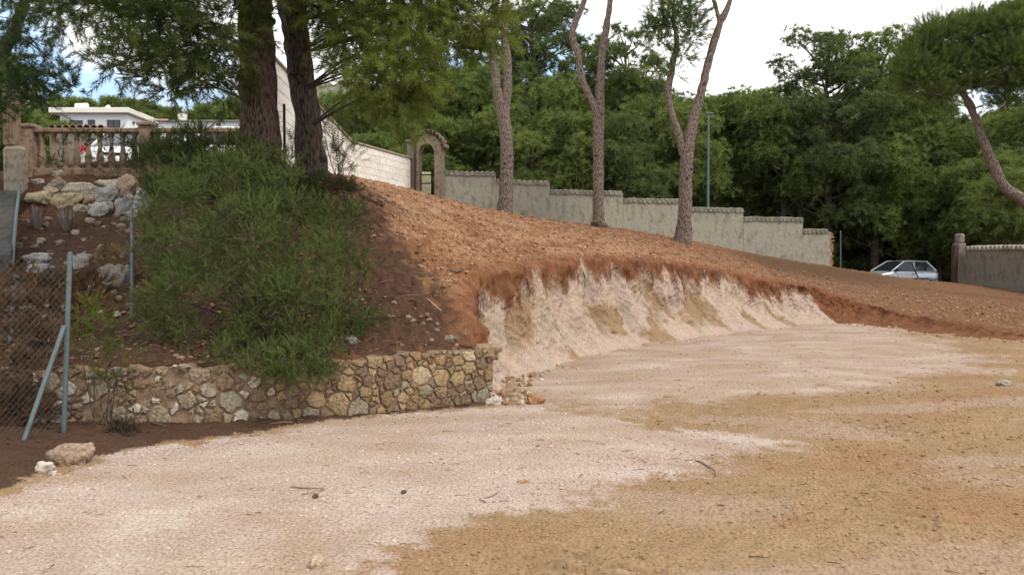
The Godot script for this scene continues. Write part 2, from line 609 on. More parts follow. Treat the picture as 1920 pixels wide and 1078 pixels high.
func prepare_terrain() -> void:
	# the plot edge before and after the cut: [px, py, depth, width of the cut]
	var lip := [[880, 592, 10.2, 0.42], [905, 543, 11.0, 0.45], [955, 512, 11.8, 0.5], [1008, 499, 13.0, 0.55], [1075, 491, 14.6, 0.7], [1150, 485, 16.3, 0.85], [1250, 494, 17.7, 0.95], [1310, 500, 18.6, 1.0], [1380, 514, 19.7, 1.05], [1450, 529, 20.6, 1.05], [1530, 540, 21.0, 1.1], [1580, 557, 21.0, 1.2], [1640, 577, 20.3, 1.1], [1700, 590, 19.2, 1.0], [1800, 606, 17.6, 0.9], [1920, 628, 16.2, 0.9]]
	var poly := PackedVector2Array()
	var wid: Array = []
	for p in [[-4.9, 8.05, 0.1], [-4.3, 8.1, 0.12], [-3.0, 8.15, 0.12], [-1.57, 8.63, 0.12], [-0.36, 9.4, 0.14], [-0.46, 9.62, 0.3]]:
		poly.append(Vector2(p[0], p[1])); wid.append(p[2])
	for p in lip:
		var q := at(p[0], p[1], p[2])
		poly.append(Vector2(q.x, p[2])); wid.append(p[3])
		ctl.append([q.x, p[2], q.y])
		lip_pts.append(Vector3(q.x, p[2], p[3]))
	for p in [[12.6, 13.0, 0.9], [15.0, 8.0, 1.5], [15.5, -1.5, 1.5], [-9.9, -1.5, 1.5], [-8.0, 4.6, 1.0], [-6.0, 6.3, 0.6]]:
		poly.append(Vector2(p[0], p[1])); wid.append(p[2])
	# hillside above the cut
	for p in [[660, 350, 13.0], [720, 420, 12.0], [790, 492, 11.0], [845, 560, 10.3], [600, 335, 12.6], [600, 470, 11.1], [600, 565, 10.0], [450, 610, 9.6], [450, 480, 11.6], [450, 335, 14.0], [740, 349, 20.0], [680, 341, 17.0], [768, 357, 29.3], [830, 373, 29.6], [945, 401, 27.0], [1122, 427, 27.0], [1283, 456, 26.0], [1000, 410, 30.4], [1167, 432, 31.6], [1290, 456, 32.4], [1393, 476, 33.0], [1505, 496, 33.6], [1570, 507, 34.0], [1630, 512, 33.5], [1690, 523, 32.5], [1780, 530, 31.5], [1920, 547, 29.0], [1000, 455, 17.0], [900, 400, 20.0], [850, 450, 14.5], [1250, 470, 21.0], [1450, 512, 25.0], [1650, 548, 25.0], [1800, 565, 23.0], [1920, 590, 19.5], [2050, 575, 25.0], [2200, 560, 31.0]]:
		ctl_px(p[0], p[1], p[2])
	# the terraces
	for p in [[245, 602, 11.0], [215, 545, 12.0], [150, 490, 13.8], [60, 440, 15.5], [150, 400, 16.8], [250, 400, 16.6], [150, 326, 17.75], [40, 330, 17.75], [300, 326, 18.0], [220, 326, 17.75], [60, 560, 11.5], [170, 660, 9.6], [60, 700, 8.7], [-100, 560, 11.5], [-100, 440, 15.5], [-200, 345, 17.7]]:
		ctl_px(p[0], p[1], p[2])
	for p in [[-4.3, 8.2, 0.56], [-3.0, 8.25, 0.55], [-1.6, 8.75, 0.6], [-0.55, 9.45, 0.6], [-4.9, 8.0, 0.3], [-5.2, 7.3, 0.04], [-5.6, 6.6, 0.02], [-7.5, 7.0, 0.1], [-9.0, 4.0, 0.0], [-5.0, 0.0, 0.0], [0.0, 0.0, 0.0], [14.5, 0.0, 0.0], [16.0, 8.0, 0.2], [13.5, 13.0, 0.15], [25.0, 10.0, 0.4], [40.0, 20.0, 0.5], [-25.0, 5.0, 0.3], [-9.0, 22.0, 3.6], [-14.0, 22.0, 3.6], [-24.0, 20.0, 3.7], [-9.0, 30.0, 4.4], [-22.0, 30.0, 4.4], [-10.0, 45.0, 5.0], [-25.0, 45.0, 5.2], [-33.0, 58.0, 6.0], [-2.0, 36.0, 3.6], [0.0, 45.0, 3.6], [-8.0, 58.0, 5.0], [6.0, 37.5, 2.0], [8.0, 46.0, 2.0], [12.0, 39.0, 0.95], [16.0, 37.5, 0.42], [20.0, 38.0, 0.28], [20.0, 42.0, 0.25], [16.0, 41.0, 0.4], [24.0, 36.0, 0.2], [12.0, 48.0, 1.0], [20.0, 50.0, 0.6], [35.0, 40.0, 0.3], [35.0, 55.0, 0.6], [10.0, 58.0, 1.5]]:
		ctl.append(p)
	solve_hillside()
	gnx = int((GX1 - GX0) / GS) + 1
	gnd = int((GD1 - GD0) / GS) + 1
	g_pit = sdf(poly, true, wid, true, true)
	var edge := [[-300, 1010], [0, 916], [100, 872], [200, 849], [300, 833], [480, 813], [620, 786], [760, 772], [930, 757]]
	g_near = sdf(floor_poly(edge + [[1000, 764], [1100, 782], [1260, 801], [1400, 813], [1480, 828], [1470, 850], [1330, 884], [1200, 915], [1050, 945], [930, 985], [820, 1010], [700, 1060], [600, 1120], [550, 1400], [-600, 1400]]))
	g_far = sdf(floor_poly([[945, 748], [960, 690], [1050, 655], [1140, 635], [1300, 616], [1440, 604], [1600, 597], [1690, 612], [1760, 638], [1840, 668], [1862, 690], [1700, 716], [1500, 741], [1300, 753], [1100, 772], [980, 764]]))
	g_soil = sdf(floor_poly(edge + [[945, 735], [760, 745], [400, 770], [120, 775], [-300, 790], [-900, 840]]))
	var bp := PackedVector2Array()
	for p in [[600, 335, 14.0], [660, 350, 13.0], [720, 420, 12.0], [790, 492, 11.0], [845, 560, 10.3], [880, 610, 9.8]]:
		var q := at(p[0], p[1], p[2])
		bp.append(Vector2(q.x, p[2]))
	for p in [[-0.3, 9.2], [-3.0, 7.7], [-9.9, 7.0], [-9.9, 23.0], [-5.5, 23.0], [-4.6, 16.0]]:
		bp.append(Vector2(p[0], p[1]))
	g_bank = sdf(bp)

func in_grid(x: float, d: float) -> bool:
	return x > GX0 and x < GX1 and d > GD0 and d < GD1

var last_t := 0.0     # how far down the cut the last height() was: 0 on the hillside, 1 on the floor
func height(x: float, d: float) -> float:
	var h := hill(x, d)
	last_t = 0.0
	if x > GX0 and x < GX1 and d < GD1:
		var di := gs(g_pit, x, maxf(d, GD0))
		if di > -1.2:
			var w := gs(g_wid, x, d)
			var run := gs(g_run, x, d)
			if w > 0.25 and d > 5.0:
				var k := clampf((w - 0.25) * 2.5, 0.0, 1.0)
				di += k * 0.16 * nz.get_noise_2d(run * 0.8, 3.0)
			var t := clampf(di / w, 0.0, 1.0) if w < 0.25 or d < 7.0 else clampf((di + 0.32) / (w * 0.62), 0.0, 1.0)
			last_t = t
			if t > 0.0:
				var fl := floor_height(x, d)
				var p := 1.0 - pow(1.0 - t, 2.2)
				h = lerpf(h, fl, p)
	return h

func floor_height(x: float, d: float) -> float:
	var h := 0.02 * nz.get_noise_2d(x * 0.35, d * 0.35) + maxf(0.0, d - 17.0) * 0.012
	return h

func rough_of(x: float, d: float, t: float) -> float:
	# loose relief of the surface on top of height()
	if t >= 1.0:
		var r := 0.008 * nz.get_noise_2d(x * 2.2, d * 2.2) + 0.005 * nz.get_noise_2d(x * 8.0, d * 9.0) + 0.003 * nz.get_noise_2d(x * 25.0, d * 25.0)
		# rippled, tracked sand outside the pale gravel
		var pale := maxf(gs(g_near, x, d), gs(g_far, x, d))
		var k := smoothstep(-0.1, 0.5, -pale)
		if k > 0.0:
			var ph := d * 30.0 + x * 9.0 + 5.0 * nz.get_noise_2d(x * 0.7, d * 0.9)
			r += k * 0.026 * sin(ph) * clampf(0.3 + 1.4 * nz.get_noise_2d(x * 0.5 + 40.0, d * 0.7), 0.0, 1.0)
			r += k * 0.012 * nz.get_noise_2d(x * 5.0 + 50.0, d * 6.0)
		# wheel ruts across the far gravel
		r += 0.012 * clampf(gs(g_far, x, d), 0.0, 0.6) * sin(d * 4.2 - x * 1.6 + 4.0 * nz.get_noise_2d(x * 0.3, d * 0.3))
		# tread marks left in the near gravel
		r += 0.007 * (1.0 - k) * sin(d * 46.0 + x * 4.0 + 3.0 * nz.get_noise_2d(x * 0.8, d * 0.8)) * smoothstep(0.05, 0.45, nz.get_noise_2d(x * 0.7 + 200.0, d * 0.7))
		return r
	if t > 0.02:
		return 0.05 * nz.get_noise_2d(x * 4.5 + 3.0, d * 4.5) * (1.0 - t) + 0.03 * nz.get_noise_2d(x * 11.0, d * 11.0) * (1.0 - 0.6 * t)
	var b := 0.05 * nf.get_noise_2d(x * 1.1, d * 1.1) + 0.036 * nz.get_noise_2d(x * 5.0, d * 5.0) + 0.026 * nz.get_noise_2d(x * 13.0, d * 13.0)
	return b * (1.0 - 0.4 * t)

func ground_colour(x: float, d: float, y: float, t: float) -> Color:
	var a := nz.get_noise_2d(x * 0.9, d * 0.9)
	var b := nz.get_noise_2d(x * 4.0 + 31.0, d * 4.0)
	var e := nz.get_noise_2d(x * 21.0, d * 21.0 + 17.0)
	var mix := 0.5 + 0.5 * (0.5 * a + 0.3 * b + 0.2 * e)
	var c: Color
	if t >= 1.0 and in_grid(x, d):
		var ochre := OCHRE.lerp(OCHRE_PALE, mix)
		ochre = ochre.lerp(ORANGE, smoothstep(0.15, 0.7, nz.get_noise_2d(x * 0.55 + 70.0, d * 0.8) + 0.2 * b) * 0.7)
		ochre = ochre.lerp(PINK, smoothstep(0.25, 0.6, nz.get_noise_2d(x * 0.4 + 20.0, d * 1.3 + 11.0) + 0.25 * e) * 0.45)
		var pink := PINK.lerp(PINK_PALE, mix)
		var streak := nz.get_noise_2d(x * 0.34 + 2.0 * nz.get_noise_2d(x * 0.16, d * 0.2), d * 1.0 + 1.5 * nz.get_noise_2d(x * 0.2 + 7.0, d * 0.12))
		pink = pink.lerp(CHALK, smoothstep(0.2, 0.6, streak) * 0.45)
		pink = pink.lerp(OCHRE_PALE, smoothstep(0.25, 0.7, -streak) * 0.35)
		pink = pink.lerp(OCHRE_PALE, smoothstep(0.2, 0.7, nz.get_noise_2d(x * 0.6 + 90.0, d * 1.1) + 0.3 * b) * 0.3)
		var near := gs(g_near, x, d) + 0.16 * b + 0.09 * e + 0.2 * a
		var far := gs(g_far, x, d) + 0.3 * b + 0.15 * e + 0.5 * a
		var m := maxf(smoothstep(-0.06, 0.16, near), smoothstep(-0.35, 0.5, far) * (0.75 + 0.25 * nz.get_noise_2d(x * 0.5, d * 2.2 + 60.0)))
		c = ochre.lerp(pink, m)
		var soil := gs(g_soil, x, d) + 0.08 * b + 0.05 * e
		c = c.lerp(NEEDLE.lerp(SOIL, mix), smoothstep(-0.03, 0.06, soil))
		return c
	var bank := -1.0
	if in_grid(x, d): bank = gs(g_bank, x, d)
	elif x < -5.0: bank = 1.0
	var slope := SLOPE.lerp(SLOPE_PALE, smoothstep(0.3, 0.75, mix + 0.25 * e))
	# redder needle-strewn soil under the pines by the wall, paler crumbled spoil lower down
	var up := smoothstep(19.0, 25.0, d + 2.5 * a + 1.2 * b)
	slope = slope.lerp(RUST.lerp(SLOPE, mix), up * 0.75)
	if in_grid(x, d):
		# red subsoil thrown up along the edge of the cut
		var edge := gs(g_pit, x, d)
		slope = slope.lerp(RUST, smoothstep(-0.95, -0.1, edge + 0.45 * b + 0.25 * e) * 0.65)
	if x > 5.0: slope = slope.lerp(BROWN.lerp(SLOPE, 0.25 + 0.5 * mix), smoothstep(5.0, 10.0, x + a * 1.5))
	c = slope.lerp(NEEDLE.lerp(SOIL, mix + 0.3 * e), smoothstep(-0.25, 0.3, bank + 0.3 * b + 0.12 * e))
	if d > 34.0: c = c.lerp(NEEDLE.lerp(SOIL, 0.4 * mix), smoothstep(34.0, 36.0, d))
	if t > 0.0 and in_grid(x, d):
		if gs(g_wid, x, d) > 0.25 and x > -1.2:
			c = c.lerp(CLAY.lerp(RUST, 0.5 + 0.5 * b), smoothstep(0.0, 0.1, t) * smoothstep(1.0, 0.9, t))
	return c

const PINK := Color(0.375, 0.270, 0.206)
const PINK_PALE := Color(0.465, 0.358, 0.288)
const OCHRE := Color(0.262, 0.162, 0.080)
const OCHRE_PALE := Color(0.325, 0.217, 0.122)
const ORANGE := Color(0.275, 0.150, 0.075)
const SLOPE := Color(0.205, 0.093, 0.042)
const SLOPE_PALE := Color(0.355, 0.210, 0.118)
const RUST := Color(0.215, 0.090, 0.042)
const CLAY := Color(0.125, 0.052, 0.027)
const BROWN := Color(0.17, 0.098, 0.057)
const NEEDLE := Color(0.052, 0.029, 0.018)
const SOIL := Color(0.100, 0.054, 0.033)
const MARL := Color(0.385, 0.268, 0.188)
const MARL_PALE := Color(0.50, 0.39, 0.285)
const CHALK := Color(0.51, 0.42, 0.345)
const MARL_GREY := Color(0.30, 0.255, 0.185)

func build_ground() -> void:
	var us := PackedFloat32Array()
	var u := -0.62
	while u < 0.63:
		us.append(u)
		u += 0.00195
	var left: Array = []
	u = 0.62
	var st := 0.004
	while u < 1.9:
		u += st
		st *= 1.09
		left.append(u)
	var cols := PackedFloat32Array()
	for i in range(left.size() - 1, -1, -1): cols.append(-left[i])
	cols.append_array(us)
	for q in left: cols.append(q)
	var ds := PackedFloat32Array()
	var d := -3.0
	while d < 420.0:
		ds.append(d)
		if d < 2.4: d += 0.2
		elif d < 8.0: d += maxf(0.014, 0.0010 * d * d)
		elif d < 21.8: d += 0.056
		elif d < 35.0: d += 0.11
		else: d += 0.11 + (d - 35.0) * 0.09
	var nx := cols.size()
	var nd := ds.size()
	var v := PackedVector3Array(); var n := PackedVector3Array(); var c := PackedColorArray(); var ix := PackedInt32Array()
	v.resize(nx * nd); n.resize(nx * nd); c.resize(nx * nd); ix.resize((nx - 1) * (nd - 1) * 6)
	for k in nd:
		var dd := ds[k]
		for i in nx:
			var x := cols[i] * (dd + 4.0)
			var h := height(x, dd)
			var t := last_t
			h += rough_of(x, dd, t) * (1.0 if dd < 40.0 else 0.0)
			v[k * nx + i] = Vector3(x, h, -dd)
			c[k * nx + i] = ground_colour(x, dd, h, t)
	var q := 0
	for k in nd:
		for i in nx:
			var b := k * nx + i
			var ex := v[b + (1 if i < nx - 1 else 0)] - v[b - (1 if i > 0 else 0)]
			var ez := v[b - (nx if k > 0 else 0)] - v[b + (nx if k < nd - 1 else 0)]
			n[b] = ez.cross(ex).normalized()
			if i < nx - 1 and k < nd - 1:
				ix[q] = b; ix[q + 1] = b + nx; ix[q + 2] = b + 1
				ix[q + 3] = b + 1; ix[q + 4] = b + nx; ix[q + 5] = b + nx + 1
				q += 6
	var arr := []
	arr.resize(Mesh.ARRAY_MAX)
	arr[Mesh.ARRAY_VERTEX] = v; arr[Mesh.ARRAY_NORMAL] = n; arr[Mesh.ARRAY_COLOR] = c; arr[Mesh.ARRAY_INDEX] = ix
	var m := ArrayMesh.new()
	m.add_surface_from_arrays(Mesh.PRIMITIVE_TRIANGLES, arr)
	var o := part("ground", m, mats.earth)
	o.set_meta("kind", "structure")

func build_cut_face() -> void:
	# the freshly dug section: topsoil, clay and marl, crumbling to a talus at its foot
	var path: Array = []
	var m := lip_pts.size()
	for i in m - 1:
		var n := int(ceil(Vector2(lip_pts[i].x - lip_pts[i + 1].x, lip_pts[i].y - lip_pts[i + 1].y).length() / 0.026))
		for k in n:
			path.append(lip_pts[i].cubic_interpolate(lip_pts[i + 1], lip_pts[maxi(i - 1, 0)], lip_pts[mini(i + 2, m - 1)], float(k) / n))
	path.append(lip_pts[m - 1])
	path.append(Vector3(12.6, 13.0, 0.9))
	var np := path.size()
	var dirs: Array = []
	for i in np:
		var a: Vector3 = path[maxi(i - 12, 0)]
		var b: Vector3 = path[mini(i + 12, np - 1)]
		var d := Vector2(b.x - a.x, b.y - a.y).normalized()
		dirs.append(Vector2(d.y, -d.x))
	var rows := 74
	var v := PackedVector3Array(); var nn := PackedVector3Array(); var c := PackedColorArray(); var ix := PackedInt32Array()
	v.resize(np * rows); nn.resize(np * rows); c.resize(np * rows)
	var run := 0.0
	for i in np:
		var p: Vector3 = path[i]
		if i > 0: run += Vector2(p.x - path[i - 1].x, p.y - path[i - 1].y).length()
		var nrm: Vector2 = dirs[i]
		var ends := smoothstep(0.0, 0.5, run)
		# the lip itself wanders
		var wob := ends * (0.16 * nz.get_noise_2d(run * 0.8, 3.0) + 0.05 * nz.get_noise_2d(run * 2.3, 8.0))
		var bx := p.x - nrm.x * wob
		var bd := p.y - nrm.y * wob
		var top := hill(bx, bd)
		var fl := floor_height(bx + nrm.x * p.z, bd + nrm.y * p.z)
		var tall := maxf(top - fl, 0.05)
		var thick := 0.20 + 0.24 * nz.get_noise_2d(run * 0.5, 20.0) + 0.09 * nz.get_noise_2d(run * 1.8, 40.0)
		if bx < 0.2: thick += 0.14 * smoothstep(0.2, -0.4, bx)
		thick = lerpf(thick, 3.0, smoothstep(7.7, 8.8, bx))
		for r in rows:
			var q := float(r) / (rows - 1)
			var x: float; var d: float; var y: float
			var back := 0.0
			if r < 10:
				# over the lip, on the slope behind it
				var e := lerpf(0.5, 0.0, r / 10.0)
				x = bx - nrm.x * e; d = bd - nrm.y * e
				y = hill(x, d) + rough_of(x, d, 0.0) + lerpf(-0.05, 0.012, minf(1.0, r / 6.0))
				back = 0.0
			else:
				var t := (r - 10.0) / (rows - 11.0)
				var dr := lerpf(0.0, 1.06, pow(t, 0.9))
				var out := p.z * (0.20 * dr + 0.26 * dr * dr + 0.66 * pow(dr, 5.0))
				y = top - (tall + 0.05) * dr + rough_of(bx, bd, 0.0) * (1.0 - dr)
				x = bx + nrm.x * out; d = bd + nrm.y * out
				back = smoothstep(0.0, 0.12, t) * smoothstep(1.0, 0.75, t)
			var amp := back * clampf(tall / 0.9, 0.25, 1.0) * (0.3 + 0.7 * ends)
			if amp > 0.0:
				var k := 0.11 * nz.get_noise_3d(x * 1.7, y * 1.1, d * 1.7) + 0.06 * nf.get_noise_3d(x * 3.6 + 9.0, y * 2.4, d * 3.6) + 0.03 * nz.get_noise_3d(x * 13.0, y * 11.0, d * 13.0)
				k += 0.028 * nz.get_noise_2d(run * 4.2, y * 0.9) + 0.018 * nz.get_noise_2d(run * 13.0, y * 3.0)
				x += nrm.x * k * amp; d += nrm.y * k * amp
				y += amp * 0.03 * nz.get_noise_3d(x * 6.0, y * 6.0 + 30.0, d * 6.0)
			v[i * rows + r] = Vector3(x, y, -d)
			if r < 10:
				var sc := ground_colour(x, d, y, 0.0)
				c[i * rows + r] = sc.lerp(CLAY.lerp(RUST, 0.5), smoothstep(0.5, 1.1, r / 10.0 + 0.5 * nz.get_noise_2d(x * 5.0, d * 5.0)) * clampf(0.35 + thick * 1.6, 0.0, 1.0))
			else:
				c[i * rows + r] = section_colour(x, y, d, run, top - y, thick)
	for i in np - 1:
		for r in rows - 1:
			var a := i * rows + r
			ix.append_array(PackedInt32Array([a, a + rows, a + 1, a + 1, a + rows, a + rows + 1]))
	for i in np:
		for r in rows:
			var b := i * rows + r
			var ea := v[b + (rows if i < np - 1 else 0)] - v[b - (rows if i > 0 else 0)]
			var eb := v[b + (1 if r < rows - 1 else 0)] - v[b - (1 if r > 0 else 0)]
			nn[b] = eb.cross(ea).normalized()
	var arr := []
	arr.resize(Mesh.ARRAY_MAX)
	arr[Mesh.ARRAY_VERTEX] = v; arr[Mesh.ARRAY_NORMAL] = nn; arr[Mesh.ARRAY_COLOR] = c; arr[Mesh.ARRAY_INDEX] = ix
	var am := ArrayMesh.new()
	am.add_surface_from_arrays(Mesh.PRIMITIVE_TRIANGLES, arr)
	var o := part("cut_bank", am, mats.earth)
	o.set_meta("kind", "structure")
	# fine roots hanging from the torn edge
	rng.seed = 321
	var rm := MB.new()
	rm.tube([Vector3(0, 0.05, 0), Vector3(0.06, -0.25, 0.10), Vector3(-0.03, -0.6, 0.13), Vector3(0.05, -1.0, 0.10)], [0.022, 0.018, 0.013, 0.005], 4)
	var tfs: Array = []
	var cols := PackedColorArray()
	for i in 150:
		var k := rng.randi_range(30, np - 120)
		var p: Vector3 = path[k]
		if p.x > 8.2: continue
		var q := v[k * rows + rng.randi_range(11, 18)]
		var s := rng.randf_range(0.12, 0.38)
		var nrm: Vector2 = dirs[k]
		tfs.append(Transform3D(Basis(Vector3.UP, atan2(nrm.x, -nrm.y) + rng.randf_range(-0.6, 0.6)).scaled(Vector3.ONE * s), q + Vector3(nrm.x, 0, -nrm.y) * 0.02))
		cols.append(Color(0.085, 0.055, 0.038).lerp(Color(0.20, 0.13, 0.085), rng.randf()))
	var ro := copies("root_fringe", rm.mesh(), mats.plain, tfs, cols)
	tag(ro, "fine torn roots hanging from the lip of the cut bank", "roots")

func section_colour(x: float, y: float, d: float, run: float, below: float, thick: float) -> Color:
	var e := nz.get_noise_3d(x * 15.0, y * 13.0, d * 15.0)
	var f := nz.get_noise_3d(x * 5.0, y * 4.0, d * 5.0)
	var st := 0.55 * f + 0.4 * e
	var marl := MARL.lerp(MARL_PALE, clampf(0.5 + 0.7 * st, 0.0, 1.0))
	marl = marl.lerp(PINK.lerp(PINK_PALE, 0.5 + 0.6 * e), clampf(0.62 + 0.8 * nz.get_noise_2d(run * 0.7 + 5.0, y * 1.1) + 0.5 * nz.get_noise_2d(run * 5.0, y * 0.7), 0.0, 0.95))
	marl = marl.lerp(OCHRE, smoothstep(0.22, 0.6, nz.get_noise_2d(run * 0.8 + 30.0, y * 0.9) + 0.25 * f) * 0.85)
	marl = marl.lerp(MARL_GREY, smoothstep(0.22, 0.5, nz.get_noise_3d(x * 2.4 + 60.0, y * 1.2, d * 2.4) + 0.2 * e) * 0.35)
	var clay := CLAY.lerp(RUST, clampf(0.5 + 0.7 * f, 0.0, 1.0)).lerp(SLOPE, clampf(0.3 * e + 0.1, 0.0, 0.4))
	# washed-down tongues of red soil
	var tongue := 0.5 * maxf(0.0, nz.get_noise_2d(run * 2.2 + 80.0, y * 0.35))
	return clay.lerp(marl, smoothstep(-0.17, 0.17, below - thick - tongue + 0.06 * f + 0.12 * e + 0.05 * nf.get_noise_3d(x * 7.0, y * 7.0, d * 7.0)))

# ---------------------------------------------------------------- plants
var tuft_far: ArrayMesh
var spray_near: ArrayMesh
var sprig_leafy: ArrayMesh
var sprig_long: ArrayMesh
var blade_tuft: ArrayMesh

func rdir() -> Vector3:
	return Vector3(rng.randfn(), rng.randfn(), rng.randfn()).normalized()

func leaf(mb: MB, a: Vector3, dir: Vector3, side: Vector3, ln: float, wd: float) -> void:
	var mid := a + dir * ln * 0.45
	mb.tri(a, mid + side * wd * 0.5, a + dir * ln)
	mb.tri(a, a + dir * ln, mid - side * wd * 0.5)

func make_leaf_meshes() -> void:
	rng.seed = 77
	var mb := MB.new()
	for i in 26:      # a rounded cluster of needle bundles, unit size
		var d := rdir()
		if d.y < -0.25: d.y = -d.y
		d = d.normalized()
		var s := d.cross(rdir()).normalized()
		var w := rng.randf_range(0.035, 0.065)
		var a := d * 0.05
		mb.tri(a - s * w, a + s * w, a + d * rng.randf_range(0.7, 1.05))
	tuft_far = mb.mesh()
	mb = MB.new()
	for i in 64:      # a twig with needles all along, unit length up y
		var t := rng.randf()
		var a := Vector3(0.06 * sin(t * 4.0), t * 0.8, 0.0)
		var an := rng.randf() * TAU
		var out := Vector3(cos(an), 0, sin(an))
		var d := (out * rng.randf_range(0.5, 1.0) + Vector3(0, rng.randf_range(0.5, 1.0), 0)).normalized()
		var s := d.cross(rdir()).normalized() * 0.0105
		mb.tri(a - s, a + s, a + d * rng.randf_range(0.24, 0.36))
	mb.tube([Vector3.ZERO, Vector3(0.06 * sin(2.0), 0.4, 0), Vector3(0.06 * sin(3.2), 0.8, 0)], [0.012, 0.009, 0.004], 4)
	spray_near = mb.mesh()
	mb = MB.new()
	for i in 22:      # an upright leafy shoot
		var t := pow(float(i) / 21.0, 0.9)
		var an := i * 2.4
		var out := Vector3(cos(an), 0, sin(an))
		var d := (out * lerpf(0.95, 0.35, t) + Vector3(0, lerpf(0.35, 1.0, t), 0)).normalized()
		leaf(mb, Vector3(0.03 * sin(t * 3.0), t * 0.85, 0), d, d.cross(out.rotated(Vector3.UP, 0.6)).normalized(), rng.randf_range(0.19, 0.28) * lerpf(1.1, 0.75, t), 0.075)
	mb.tube([Vector3(0, -0.15, 0), Vector3(0.03, 0.45, 0), Vector3(0.005, 0.88, 0)], [0.014, 0.010, 0.004], 4)
	sprig_leafy = mb.mesh()
	mb = MB.new()
	for i in 16:      # a shoot with long narrow leaves
		var t := float(i) / 15.0
		var an := i * 2.1
		var out := Vector3(cos(an), 0, sin(an))
		var d := (out * 0.8 + Vector3(0, 0.65, 0)).normalized()
		leaf(mb, Vector3(0, t * 0.85, 0), d, d.cross(out.rotated(Vector3.UP, 0.6)).normalized(), rng.randf_range(0.26, 0.36), 0.055)
	mb.tube([Vector3(0, -0.15, 0), Vector3(0.0, 0.9, 0)], [0.014, 0.005], 4)
	sprig_long = mb.mesh()
	mb = MB.new()
	for i in 14:      # a tuft of dry grass
		var an := rng.randf() * TAU
		var out := Vector3(cos(an), 0, sin(an))
		var le := rng.randf_range(0.5, 1.0)
		var p0 := out * 0.04
		var p1 := out * 0.14 + Vector3(0, le * 0.6, 0)
		var p2 := out * rng.randf_range(0.25, 0.6) + Vector3(0, le * rng.randf_range(0.7, 1.0), 0)
		var s := out.cross(Vector3.UP) * 0.016
		mb.quad(p0 - s, p0 + s, p1 + s * 0.7, p1 - s * 0.7)
		mb.tri(p1 - s * 0.7, p1 + s * 0.7, p2)
	blade_tuft = mb.mesh()

func basis_along(axis: Vector3, size: float) -> Basis:
	var s := axis.cross(rdir()).normalized()
	return Basis(s * size, axis * size, s.cross(axis) * size)

func fill_puff(tfs: Array, cols: PackedColorArray, o: Vector3, rad: Vector3, n: int, size: float, tone_a: Color, tone_b: Color, lift := 0.4, shell := 0.4) -> void:
	var own := rng.randf_range(-0.22, 0.22)
	for i in n:
		var d := rdir()
		if d.y < -0.3 and rng.randf() < 0.5: d.y = -d.y
		var p := o + d * rad * pow(rng.randf(), shell)
		if rng.randf() < 0.3: p = o + d * rad * rng.randf_range(0.9, 1.55)      # stray twigs make a ragged edge
		var ax := (d * 0.8 + Vector3(0, lift, 0) + rdir() * 0.55).normalized()
		tfs.append(Transform3D(basis_along(ax, size * rng.randf_range(0.7, 1.3)), p))
		cols.append(tone_a.lerp(tone_b, clampf(rng.randf() + own, 0.0, 1.0)))

func curve(pts: Array, rad: Array, per := 5) -> Array:
	# smooth path through the points: [points, radii]
	var a: Array = []
	var b: Array = []
	var m := pts.size()
	for i in m - 1:
		for k in per:
			var t := float(k) / per
			var p0: Vector3 = pts[maxi(i - 1, 0)]
			var p1: Vector3 = pts[i]
			var p2: Vector3 = pts[i + 1]
			var p3: Vector3 = pts[mini(i + 2, m - 1)]
			a.append(p1.cubic_interpolate(p2, p0, p3, t))
			b.append(lerpf(rad[i], rad[i + 1], t))
	a.append(pts[m - 1]); b.append(rad[m - 1])
	return [a, b]

func limb(mb: MB, pts: Array, rad: Array, sides := 7, bump := 0.0, per := 5, freq := 6.0) -> void:
	var q := curve(pts, rad, per)
	mb.tube(q[0], q[1], sides, bump, nz if bump > 0.0 else null, freq)

